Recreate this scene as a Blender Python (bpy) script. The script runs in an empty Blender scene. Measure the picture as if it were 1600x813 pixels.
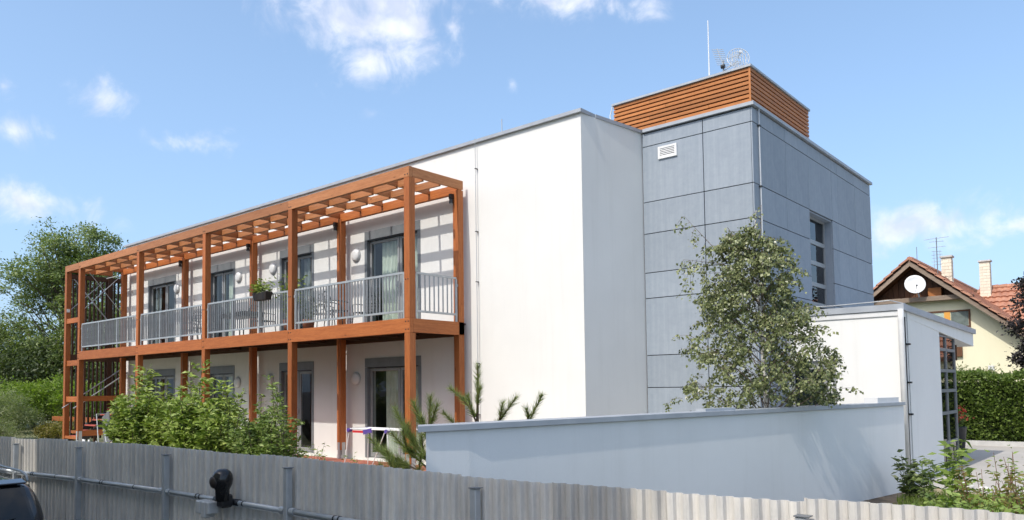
import bpy, math, random
import numpy as np
from mathutils import Vector, Matrix
random.seed(7)
RNG = np.random.default_rng(11)
S = bpy.context.scene
COL = S.collection
R = math.radians

# ------------------------------------------------------------------ camera (the eye is the origin, z is measured from it)
cd = bpy.data.cameras.new('camera')
cam = bpy.data.objects.new('camera', cd); COL.objects.link(cam)
cd.sensor_width = 36; cd.lens = 1186.15 / 1600 * 36
cd.shift_y = 0.0861; cd.clip_start = 0.05; cd.clip_end = 5000
def cam_matrix(yaw, pitch, roll):
    cy, sy = math.cos(yaw), math.sin(yaw)
    r = Vector((cy, -sy, 0)); f0 = Vector((sy, cy, 0)); u = Vector((0, 0, 1))
    f = f0 * math.cos(pitch) + u * math.sin(pitch)
    d = -(u * math.cos(pitch) - f0 * math.sin(pitch))
    rr = r * math.cos(roll) + d * math.sin(roll); dd = -r * math.sin(roll) + d * math.cos(roll)
    m = Matrix((rr, -dd, -f)).transposed()
    return m.to_4x4()
cam.matrix_world = cam_matrix(R(-40.2919), R(2.9617), R(0.7199))
S.camera = cam

# ------------------------------------------------------------------ light and sky
SUN = Vector((-0.05, -1.0, 1.167)).normalized()          # towards the sun
S.view_settings.view_transform = 'Standard'
S.view_settings.look = 'None'
S.view_settings.exposure = 0.70
S.view_settings.gamma = 1
sl = bpy.data.lights.new('sun', 'SUN'); sl.energy = 2.0; sl.angle = R(0.53); sl.color = (1, 0.955, 0.885)
sun = bpy.data.objects.new('sun', sl); COL.objects.link(sun)
sun.rotation_euler = SUN.to_track_quat('Z', 'Y').to_euler()

W = bpy.data.worlds.new('World'); S.world = W; W.use_nodes = True
wt = W.node_tree; wt.nodes.clear()
def wn(t, **k):
    n = wt.nodes.new(t)
    for a, b in k.items(): setattr(n, a, b)
    return n
def wl(a, b): wt.links.new(a, b)
sky = wn('ShaderNodeTexSky', sky_type='NISHITA', sun_disc=False, sun_elevation=math.asin(SUN.z),
         sun_rotation=math.pi + math.atan2(0.05, 1), altitude=300, air_density=1.0, dust_density=3.6, ozone_density=1.4)
tc = wn('ShaderNodeTexCoord')
CLOUDS = [  # direction, half width, half height (radians), weight
 ((-.6988, .5663, .437), .085, .034, 1.0), ((-.667, .6038, .4364), .05, .028, .95), ((-.6799, .575, .455), .07, .03, 1.0),
 ((-.711, .5809, .3962), .05, .026, .9), ((-.6324, .6398, .4367), .022, .017, .7), ((-.8806, .343, .327), .036, .024, .75),
 ((-.8574, .4234, .2927), .058, .018, .6), ((-.9338, .2891, .2107), .075, .022, .85), ((-.9222, .2659, .2808), .028, .02, .7),
 ((-.9118, .2533, .3231), .015, .016, .6), ((-.5345, .7095, .4592), .10, .022, .75), ((-.4547, .7675, .4518), .055, .02, .7),
 ((-.1889, .9655, .179), .09, .025, .95), ((-.1082, .9796, .1692), .035, .016, .8), ((-.5955, .7088, .378), .013, .016, .4),
 ((-.73, .5912, .3428), .028, .018, .35), ((-.2237, .9573, .1829), .05, .015, .7),
 ((-.62, .62, .50), .12, .03, .9), ((-.5, .3, .8), .2, .1, .8), ((.5, .8, .3), .14, .04, .9), ((.8, .5, .35), .16, .05, .9),
 ((.9, -.2, .3), .2, .05, .9), ((.5, -.8, .35), .2, .06, .9), ((-.3, -.9, .3), .2, .05, .9), ((-.9, -.35, .28), .2, .05, .9),
 ((-.8, -.1, .6), .15, .07, .8), ((.85, .45, .22), .22, .07, 1.0), ((.75, .1, .55), .25, .12, 1.0), ((.95, .15, .16), .2, .05, 1.0), ((.6, .55, .5), .18, .08, .9), ((.45, .2, .8), .2, .1, .9), ((.98, -.4, .5), .2, .1, .9), ((.2, .3, .93), .2, .12, .8), ((.1, .95, .12), .2, .02, .8), ((-.98, .05, .1), .2, .025, .8)]  # large clouds out of view on the right, added to whiten the fill light
def wmath(op, a, b=None, clamp=False):
    n = wn('ShaderNodeMath', operation=op, use_clamp=clamp)
    for i, v in enumerate((a, b)):
        if v is None: continue
        if isinstance(v, (int, float)): n.inputs[i].default_value = v
        else: wl(v, n.inputs[i])
    return n.outputs[0]
def wdot(vec):
    n = wn('ShaderNodeVectorMath', operation='DOT_PRODUCT'); wl(tc.outputs['Generated'], n.inputs[0]); n.inputs[1].default_value = vec
    return n.outputs['Value']
acc = None
for c, a, b, w in CLOUDS:
    c = Vector(c).normalized(); u = c.cross(Vector((0, 0, 1))).normalized(); v = u.cross(c)
    du = wmath('POWER', wmath('ABSOLUTE', wdot(u / (a * 1.35))), 2); dv = wmath('POWER', wmath('ABSOLUTE', wdot(v / (b * 1.4))), 2)
    d = wmath('SUBTRACT', w, wmath('SQRT', wmath('ADD', du, dv)))
    d = wmath('ADD', d, wmath('MULTIPLY', wmath('LESS_THAN', wdot(c), 0.0), -50))
    acc = d if acc is None else wmath('MAXIMUM', acc, d)
nz = wn('ShaderNodeTexNoise'); nz.inputs['Scale'].default_value = 19; nz.inputs['Detail'].default_value = 10; nz.inputs['Roughness'].default_value = .6
nz.inputs['Distortion'].default_value = .4
wl(tc.outputs['Generated'], nz.inputs['Vector'])
dens = wmath('ADD', acc, wmath('MULTIPLY', wmath('SUBTRACT', nz.outputs['Fac'], .5), 2.9))
mr = wn('ShaderNodeMapRange', interpolation_type='SMOOTHERSTEP'); wl(dens, mr.inputs['Value'])
mr.inputs['From Min'].default_value = -.2; mr.inputs['From Max'].default_value = 1.25; mr.inputs['To Max'].default_value = .88
# a little bright summer haze in the sky, stronger near the horizon
sep = wn('ShaderNodeSeparateXYZ'); wl(tc.outputs['Generated'], sep.inputs[0])
hz = wn('ShaderNodeMapRange'); wl(sep.outputs['Z'], hz.inputs['Value'])
hz.inputs['From Min'].default_value = 0; hz.inputs['From Max'].default_value = .6; hz.inputs['To Min'].default_value = .46; hz.inputs['To Max'].default_value = .20
mh = wn('ShaderNodeMix', data_type='RGBA'); wl(hz.outputs[0], mh.inputs['Factor']); wl(sky.outputs[0], mh.inputs['A'])
mh.inputs['B'].default_value = (2.2, 3.8, 6.1, 1)
mc = wn('ShaderNodeMix', data_type='RGBA'); wl(mr.outputs[0], mc.inputs['Factor']); wl(mh.outputs['Result'], mc.inputs['A'])
n2 = wn('ShaderNodeTexNoise'); n2.inputs['Scale'].default_value = 26; n2.inputs['Detail'].default_value = 5; wl(tc.outputs['Generated'], n2.inputs['Vector'])
cr = wn('ShaderNodeValToRGB'); cr.color_ramp.elements[0].position = .38; cr.color_ramp.elements[0].color = (.72, .76, .86, 1); cr.color_ramp.elements[1].position = .62; cr.color_ramp.elements[1].color = (1, 1, 1, 1); wl(n2.outputs['Fac'], cr.inputs[0])
cm = wn('ShaderNodeMix', data_type='RGBA', blend_type='MULTIPLY'); cm.inputs['Factor'].default_value = 1; wl(cr.outputs[0], cm.inputs['A']); cm.inputs['B'].default_value = (4.9, 5.05, 5.5, 1); wl(cm.outputs['Result'], mc.inputs['B'])
bg = wn('ShaderNodeBackground'); bg.inputs['Strength'].default_value = 0.138
wl(mc.outputs['Result'], bg.inputs['Color'])
wo = wn('ShaderNodeOutputWorld'); wl(bg.outputs[0], wo.inputs['Surface'])

# ------------------------------------------------------------------ materials
MATS = {}
class NT:
    def __init__(s, name):
        m = bpy.data.materials.new(name); m.use_nodes = True
        s.m = m; s.t = m.node_tree; s.t.nodes.clear()
        s.out = s.n('ShaderNodeOutputMaterial'); s.b = s.n('ShaderNodeBsdfPrincipled')
        s.l(s.b.outputs[0], s.out.inputs['Surface'])
        s.tc = s.n('ShaderNodeTexCoord')
    def n(s, t, **k):
        x = s.t.nodes.new(t)
        for a, b in k.items(): setattr(x, a, b)
        return x
    def l(s, a, b): s.t.links.new(a, b)
    def noise(s, scale, detail=4, rough=.55, vec=None, stretch=None, dist=0):
        x = s.n('ShaderNodeTexNoise'); x.inputs['Scale'].default_value = scale; x.inputs['Detail'].default_value = detail
        x.inputs['Roughness'].default_value = rough; x.inputs['Distortion'].default_value = dist
        v = vec or s.tc.outputs['Object']
        if stretch:
            mp = s.n('ShaderNodeMapping'); mp.inputs['Scale'].default_value = stretch; s.l(v, mp.inputs['Vector']); v = mp.outputs[0]
        s.l(v, x.inputs['Vector'])
        return x.outputs['Fac']
    def ramp(s, fac, stops):
        r = s.n('ShaderNodeValToRGB'); e = r.color_ramp.elements
        while len(e) > len(stops): e.remove(e[-1])
        while len(e) < len(stops): e.new(.5)
        for el, (p, c) in zip(e, stops): el.position = p; el.color = (*c, 1)
        s.l(fac, r.inputs['Fac']); return r.outputs['Color']
    def mix(s, fac, a, b, blend='MIX'):
        x = s.n('ShaderNodeMix', data_type='RGBA', blend_type=blend)
        for k, v in (('Factor', fac), ('A', a), ('B', b)):
            if isinstance(v, (int, float)): x.inputs[k].default_value = v
            elif isinstance(v, tuple): x.inputs[k].default_value = (*v, 1)
            else: s.l(v, x.inputs[k])
        return x.outputs['Result']
    def bump(s, h, strength=.3, dist=.01):
        x = s.n('ShaderNodeBump'); x.inputs['Strength'].default_value = strength; x.inputs['Distance'].default_value = dist
        s.l(h, x.inputs['Height']); s.l(x.outputs[0], s.b.inputs['Normal'])
    def set(s, **k):
        for a, v in k.items(): s.b.inputs[a].default_value = v
def simple(name, c1, c2, scale=6, rough=.6, metal=0, bump=.15, bscale=60, spec=.5, stretch=None, objrand=.0):
    t = NT(name)
    col = t.ramp(t.noise(scale, 5, stretch=stretch), [(.3, c1), (.7, c2)])
    if objrand:
        oi = t.n('ShaderNodeObjectInfo'); mr_ = t.n('ShaderNodeMapRange'); t.l(oi.outputs['Random'], mr_.inputs['Value'])
        mr_.inputs['To Min'].default_value = 1 - objrand; mr_.inputs['To Max'].default_value = 1 + objrand
        hs = t.n('ShaderNodeHueSaturation'); t.l(mr_.outputs[0], hs.inputs['Value']); t.l(col, hs.inputs['Color']); col = hs.outputs[0]
    t.l(col, t.b.inputs['Base Color']); t.set(Roughness=rough, Metallic=metal)
    t.b.inputs['Specular IOR Level'].default_value = spec
    if bump: t.bump(t.noise(bscale, 3), bump, .004)
    MATS[name] = t.m; return t
def plaster(name, base, var=.04, dirt=.08):
    t = NT(name)
    b = tuple(base)
    n1 = t.noise(.7, 5, .6); c = t.ramp(n1, [(.3, tuple(x * (1 - var) for x in b)), (.7, b)])
    st = t.noise(1.2, 5, .65, stretch=(3, 3, .18))
    f = t.n('ShaderNodeMapRange'); t.l(st, f.inputs['Value']); f.inputs['From Min'].default_value = .52; f.inputs['From Max'].default_value = .8
    f.inputs['To Max'].default_value = dirt * 2
    c = t.mix(f.outputs[0], c, tuple(x * .78 for x in (b[0], b[1] * .99, b[2] * .96)))
    t.l(c, t.b.inputs['Base Color']); t.set(Roughness=.92); t.b.inputs['Specular IOR Level'].default_value = .2
    t.bump(t.noise(75, 4, .75), .5, .006)
    MATS[name] = t.m; return t
plaster('white_plaster', (.775, .77, .74), .06, .16)
plaster('wall_plaster', (.78, .785, .775), .07, .16)
plaster('yellow_plaster', (.84, .785, .57), .05, .12)
def wood(name, axis, c1, c2, c3, rough=.55, rnd=.13):
    t = NT(name)
    oi = t.n('ShaderNodeObjectInfo')
    va = t.n('ShaderNodeVectorMath', operation='MULTIPLY_ADD'); va.inputs[1].default_value = (1, 1, 1)
    t.l(t.tc.outputs['Object'], va.inputs[0])
    cv = t.n('ShaderNodeCombineXYZ'); mm = t.n('ShaderNodeMath', operation='MULTIPLY'); mm.inputs[1].default_value = 37
    t.l(oi.outputs['Random'], mm.inputs[0])
    for i in range(3): t.l(mm.outputs[0], cv.inputs[i])
    t.l(cv.outputs[0], va.inputs[2])
    s = [9, 9, 9]; s[axis] = .55
    g = t.noise(3.2, 6, .62, va.outputs[0], tuple(s), .6)
    fine = t.noise(16, 3, .6, va.outputs[0], tuple(s))
    col = t.ramp(g, [(.22, c1), (.5, c2), (.75, c3)])
    col = t.mix(.35, col, t.ramp(fine, [(.3, tuple(x * .55 for x in c2)), (.65, c3)]))
    # knots
    s2 = [3, 3, 3]; s2[axis] = 1.1
    vo = t.n('ShaderNodeTexVoronoi'); vo.inputs['Scale'].default_value = 1.5
    mp = t.n('ShaderNodeMapping'); mp.inputs['Scale'].default_value = tuple(s2); t.l(va.outputs[0], mp.inputs['Vector']); t.l(mp.outputs[0], vo.inputs['Vector'])
    kf = t.n('ShaderNodeMapRange'); t.l(vo.outputs['Distance'], kf.inputs['Value']); kf.inputs['From Min'].default_value = .04; kf.inputs['From Max'].default_value = .10
    kf.inputs['To Min'].default_value = .65; kf.inputs['To Max'].default_value = 0
    col = t.mix(kf.outputs[0], col, tuple(x * .3 for x in c1))
    m2 = t.n('ShaderNodeMapRange'); t.l(oi.outputs['Random'], m2.inputs['Value']); m2.inputs['To Min'].default_value = 1 - rnd; m2.inputs['To Max'].default_value = 1 + rnd
    hs = t.n('ShaderNodeHueSaturation'); t.l(m2.outputs[0], hs.inputs['Value']); t.l(col, hs.inputs['Color'])
    t.l(hs.outputs[0], t.b.inputs['Base Color']); t.set(Roughness=rough); t.b.inputs['Specular IOR Level'].default_value = .35
    t.bump(fine, .25, .004)
    MATS[name] = t.m
WA, WB, WC = (.21, .052, .013), (.37, .105, .026), (.50, .175, .05)
for i, a in enumerate('xyz'):
    wood('timber_' + a, i, WA, WB, WC, rnd=.2)
    wood('pale_timber_' + a, i, (.25, .085, .028), (.39, .15, .055), (.50, .225, .095), rnd=.2)
    wood('cladding_' + a, i, (.30, .095, .024), (.43, .155, .042), (.54, .22, .07), rnd=.18)
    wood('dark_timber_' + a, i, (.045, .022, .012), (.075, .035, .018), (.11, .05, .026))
    wood('old_timber_' + a, i, (.16, .12, .09), (.27, .20, .15), (.36, .28, .21), .8)
    wood('brown_board_' + a, i, (.075, .032, .015), (.12, .052, .024), (.17, .075, .035), .6, .2)
simple('galvanised', (.40, .42, .43), (.52, .535, .54), 5, .42, .35, .1, 30)
simple('steel_rail', (.36, .38, .39), (.46, .48, .49), 8, .4, .3, .05)
simple('coping_metal', (.33, .355, .385), (.41, .435, .465), 3, .5, .08, .05)
simple('dark_coping', (.16, .17, .18), (.22, .23, .24), 3, .4, .3, .05)
simple('white_coping', (.62, .62, .61), (.70, .70, .69), 4, .6, .0, .08)
simple('grey_lining', (.17, .185, .195), (.21, .225, .235), 4, .45, .1, .05)
simple('frame_grey', (.28, .29, .29), (.33, .34, .34), 6, .4, .1, .03)
simple('light_frame', (.50, .52, .53), (.56, .58, .59), 6, .4, .1, .03)
simple('black_plastic', (.012, .012, .013), (.02, .02, .021), 6, .3, 0, .05)
simple('gloss_black', (.010, .010, .011), (.018, .017, .016), 4, .12, 0, .08, 8)
simple('dark_metal', (.03, .032, .035), (.05, .052, .055), 8, .4, .4, .05)
simple('grey_plastic', (.42, .42, .41), (.50, .50, .48), 6, .5, 0, .05)
simple('white_plastic', (.70, .70, .69), (.78, .78, .77), 6, .35, 0, .02)
simple('purple_plastic', (.10, .06, .30), (.13, .08, .36), 6, .4, 0, 0)
simple('red_plastic', (.60, .03, .04), (.68, .05, .05), 6, .4, 0, 0)
simple('brown_plastic', (.02, .015, .013), (.035, .025, .02), 6, .5, 0, .05)
simple('tread_red', (.42, .09, .07), (.55, .15, .12), 9, .6, 0, .1, objrand=.1)
simple('brick_red', (.36, .11, .07), (.46, .17, .11), 9, .8, 0, .2, objrand=.15)
simple('terracotta', (.34, .15, .095), (.48, .24, .15), 2.2, .75, 0, .2, 40, objrand=.12)
simple('chimney_brick', (.66, .60, .47), (.74, .68, .55), 8, .85, 0, .3, objrand=.07)
simple('mortar', (.50, .46, .37), (.58, .53, .43), 20, .95, 0, .2)
simple('concrete_kerb', (.45, .44, .42), (.56, .55, .52), 5, .9, 0, .25)
simple('soil', (.05, .038, .028), (.11, .085, .06), 6, .95, 0, .8, 25)
simple('dry_soil', (.30, .23, .13), (.44, .36, .22), 9, .95, 0, .8, 25)
simple('lawn', (.11, .13, .05), (.20, .19, .09), 3, .95, 0, .6, 40)
simple('asphalt', (.04, .04, .042), (.065, .064, .062), 4, .9, 0, .5, 120)
simple('bark', (.06, .045, .032), (.14, .11, .08), 9, .9, 0, .7, 30, stretch=(2, 2, .4))
simple('curtain', (.62, .65, .56), (.74, .77, .68), 5, .8, 0, .05)
simple('grey_curtain', (.20, .21, .20), (.30, .31, .30), 5, .8, 0, .05)
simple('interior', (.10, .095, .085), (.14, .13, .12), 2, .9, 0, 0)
simple('skin', (.42, .24, .17), (.48, .28, .20), 6, .5, 0, 0)
simple('pink_cloth', (.42, .30, .29), (.52, .38, .37), 12, .9, 0, .1)
simple('check_cloth', (.06, .06, .08), (.35, .34, .34), 22, .9, 0, .1)
simple('hair', (.10, .07, .045), (.16, .12, .08), 30, .7, 0, .2)
simple('mesh_fabric', (.12, .125, .13), (.17, .175, .18), 30, .8, 0, .3)
simple('white_dish', (.74, .74, .73), (.82, .82, .81), 4, .4, 0, 0)
simple('orange_blind', (.65, .30, .05), (.75, .36, .07), 6, .7, 0, .05)
simple('hedge_core', (.016, .026, .010), (.03, .045, .016), 6, .9, 0, .4)
simple('birch_twig', (.10, .07, .05), (.22, .17, .13), 9, .8, 0, .2)
simple('pine_bark', (.06, .04, .025), (.12, .08, .05), 20, .9, 0, .4)
simple('stem_green', (.07, .10, .03), (.12, .15, .05), 12, .7, 0, .1)
simple('stem_red', (.16, .07, .04), (.24, .12, .07), 12, .7, 0, .1)
simple('flower_red', (.55, .06, .03), (.70, .13, .05), 12, .6, 0, 0)
simple('stone', (.50, .48, .44), (.66, .64, .60), 6, .9, 0, .3)
# birch bark
t = NT('birch_bark')
c = t.ramp(t.noise(5, 4, stretch=(1, 1, 6)), [(.36, (.03, .028, .025)), (.46, (.55, .53, .49)), (.8, (.70, .68, .64))])
t.l(c, t.b.inputs['Base Color']); t.set(Roughness=.8); MATS['birch_bark'] = t.m
# cement boards of the stair block
t = NT('cement_board')
oi = t.n('ShaderNodeObjectInfo')
n1 = t.noise(1.1, 6, .6, stretch=(1, 1, .55)); n2 = t.noise(7, 6, .7); n3 = t.noise(2.2, 4, .6, stretch=(4, 4, .12))
c = t.ramp(n1, [(.28, (.235, .28, .33)), (.72, (.315, .36, .41))])
c = t.mix(.35, c, t.ramp(n2, [(.3, (.20, .24, .29)), (.7, (.35, .39, .43))]))
c = t.mix(.22, c, t.ramp(n3, [(.35, (.225, .255, .29)), (.65, (.38, .41, .44))]))
hs = t.n('ShaderNodeHueSaturation'); mr_ = t.n('ShaderNodeMapRange'); t.l(oi.outputs['Random'], mr_.inputs['Value'])
mr_.inputs['To Min'].default_value = .95; mr_.inputs['To Max'].default_value = 1.05; t.l(mr_.outputs[0], hs.inputs['Value']); t.l(c, hs.inputs['Color'])
t.l(hs.outputs[0], t.b.inputs['Base Color']); t.set(Roughness=.72); t.bump(n2, .12, .004); MATS['cement_board'] = t.m
# weathered corrugated fence sheets
t = NT('fence_sheet')
oi = t.n('ShaderNodeObjectInfo')
va = t.n('ShaderNodeVectorMath', operation='MULTIPLY_ADD'); va.inputs[1].default_value = (1, 1, 1); t.l(t.tc.outputs['Object'], va.inputs[0])
cv = t.n('ShaderNodeCombineXYZ'); mm = t.n('ShaderNodeMath', operation='MULTIPLY'); mm.inputs[1].default_value = 61; t.l(oi.outputs['Random'], mm.inputs[0])
t.l(mm.outputs[0], cv.inputs[0]); t.l(cv.outputs[0], va.inputs[2])
streak = t.noise(2.6, 5, .65, va.outputs[0], (3.2, 3.2, .3)); blot = t.noise(3, 6, .65, va.outputs[0]); fine = t.noise(60, 3, .6, va.outputs[0], (1, 1, .3))
c = t.ramp(streak, [(.22, (.31, .30, .275)), (.5, (.62, .585, .525)), (.78, (.88, .81, .69))])
c = t.mix(.3, c, t.ramp(blot, [(.3, (.46, .46, .465)), (.7, (.82, .77, .69))]))
c = t.mix(.14, c, t.ramp(fine, [(.3, (.25, .25, .25)), (.7, (.6, .6, .58))]))
sx = t.n('ShaderNodeSeparateXYZ'); t.l(t.tc.outputs['Object'], sx.inputs[0])
hs = t.n('ShaderNodeHueSaturation'); mr_ = t.n('ShaderNodeMapRange'); t.l(oi.outputs['Random'], mr_.inputs['Value'])
mr_.inputs['To Min'].default_value = .78; mr_.inputs['To Max'].default_value = 1.08; t.l(mr_.outputs[0], hs.inputs['Value']); t.l(c, hs.inputs['Color'])
t.l(hs.outputs[0], t.b.inputs['Base Color']); t.set(Roughness=.6); t.b.inputs['Specular IOR Level'].default_value = .35; t.bump(blot, .12, .01); MATS['fence_sheet'] = t.m
# driveway concrete
t = NT('driveway_concrete')
c = t.ramp(t.noise(.9, 6, .65), [(.3, (.42, .385, .335)), (.7, (.53, .49, .43))])
c = t.mix(.25, c, t.ramp(t.noise(40, 3), [(.3, (.30, .28, .26)), (.7, (.5, .48, .45))]))
t.l(c, t.b.inputs['Base Color']); t.set(Roughness=.92); t.bump(t.noise(90, 3), .3, .004); MATS['driveway_concrete'] = t.m
# glass
def glass(name, tint=(.9, .93, .92), refl=.0):
    t = NT(name); t.t.nodes.remove(t.b)
    g = t.n('ShaderNodeBsdfGlossy'); g.inputs['Roughness'].default_value = .015
    tr = t.n('ShaderNodeBsdfTransparent'); tr.inputs['Color'].default_value = (*tint, 1)
    fr = t.n('ShaderNodeFresnel'); fr.inputs['IOR'].default_value = 1.6
    ad = t.n('ShaderNodeMath', operation='ADD', use_clamp=True); t.l(fr.outputs[0], ad.inputs[0]); ad.inputs[1].default_value = refl
    ge = t.n('ShaderNodeNewGeometry'); iv = t.n('ShaderNodeMath', operation='SUBTRACT'); iv.inputs[0].default_value = 1; t.l(ge.outputs['Backfacing'], iv.inputs[1])
    ml = t.n('ShaderNodeMath', operation='MULTIPLY'); t.l(ad.outputs[0], ml.inputs[0]); t.l(iv.outputs[0], ml.inputs[1]); ad = ml
    # slightly wavy panes
    bp = t.n('ShaderNodeBump'); bp.inputs['Strength'].default_value = .02; bp.inputs['Distance'].default_value = .02; t.l(t.noise(2.5, 2), bp.inputs['Height'])
    t.l(bp.outputs[0], g.inputs['Normal'])
    mx = t.n('ShaderNodeMixShader'); t.l(ad.outputs[0], mx.inputs[0]); t.l(tr.outputs[0], mx.inputs[1]); t.l(g.outputs[0], mx.inputs[2])
    t.l(mx.outputs[0], t.out.inputs['Surface']); MATS[name] = t.m
glass('door_glass'); glass('car_glass', (.16, .18, .19)); glass('dark_glass', (.35, .4, .42), .03)
# lamp diffuser
simple('opal_lamp', (.74, .74, .73), (.78, .78, .77), 3, .3, 0, 0)
t = NT('car_paint'); t.set(**{'Base Color': (.008, .009, .012, 1), 'Roughness': .3, 'Coat Weight': 1.0, 'Coat Roughness': .04})
c = t.ramp(t.noise(6, 4), [(.3, (.007, .008, .011)), (.7, (.012, .013, .017))]); t.l(c, t.b.inputs['Base Color']); MATS['car_paint'] = t.m
simple('tyre', (.012, .012, .012), (.022, .022, .022), 20, .85, 0, .2)
simple('rim', (.45, .46, .48), (.55, .56, .58), 20, .3, .8, 0)
simple('tail_red', (.32, .01, .01), (.40, .02, .02), 20, .2, 0, 0)
# leaves
def leafmat(name, stops, trans=.35, rough=.5):
    t = NT(name)
    g = t.n('ShaderNodeNewGeometry')
    c = t.ramp(g.outputs['Random Per Island'], stops)
    lowf = t.noise(.9, 3); c = t.mix(.25, c, t.ramp(lowf, [(.3, stops[0][1]), (.7, stops[-1][1])]))
    t.l(c, t.b.inputs['Base Color']); t.set(Roughness=rough); t.b.inputs['Specular IOR Level'].default_value = .4
    tl = t.n('ShaderNodeBsdfTranslucent'); bc = t.mix(1.0, c, (1.0, 1.15, .45), 'MULTIPLY'); t.l(bc, tl.inputs['Color'])
    mx = t.n('ShaderNodeMixShader'); mx.inputs[0].default_value = trans; t.l(t.b.outputs[0], mx.inputs[1]); t.l(tl.outputs[0], mx.inputs[2])
    t.l(mx.outputs[0], t.out.inputs['Surface']); MATS[name] = t.m
leafmat('walnut_leaf', [(0, (.09, .14, .04)), (.5, (.19, .255, .08)), (1, (.31, .36, .14))], .3)
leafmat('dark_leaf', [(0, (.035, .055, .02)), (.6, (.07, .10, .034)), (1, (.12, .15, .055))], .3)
leafmat('bright_leaf', [(0, (.10, .17, .02)), (.5, (.20, .30, .04)), (1, (.32, .40, .09))], .45)
leafmat('bush_leaf', [(0, (.09, .15, .018)), (.5, (.25, .35, .05)), (1, (.46, .53, .15))], .2)
leafmat('bush_leaf_dark', [(0, (.06, .11, .018)), (.5, (.17, .25, .045)), (1, (.34, .41, .12))], .2)
leafmat('willow_leaf', [(0, (.13, .165, .07)), (.5, (.22, .255, .115)), (1, (.30, .33, .165))], .4)
leafmat('yellow_leaf', [(0, (.12, .13, .03)), (.5, (.20, .19, .045)), (1, (.26, .19, .06))], .4)
leafmat('birch_leaf', [(0, (.05, .066, .022)), (.5, (.14, .17, .06)), (1, (.37, .39, .19))], .18, .33)
leafmat('hedge_leaf', [(0, (.055, .10, .018)), (.5, (.13, .20, .04)), (1, (.24, .31, .075))], .35)
leafmat('pine_needle', [(0, (.07, .11, .03)), (.5, (.19, .25, .07)), (1, (.40, .43, .13))], .25)
leafmat('purple_leaf', [(0, (.018, .016, .018)), (.5, (.034, .028, .030)), (1, (.055, .045, .045))], .2)
leafmat('weed_leaf', [(0, (.11, .17, .03)), (.5, (.23, .33, .065)), (1, (.36, .44, .13))], .3)
leafmat('grass_blade', [(0, (.07, .12, .015)), (.5, (.12, .18, .025)), (1, (.20, .22, .06))], .4)

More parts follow.
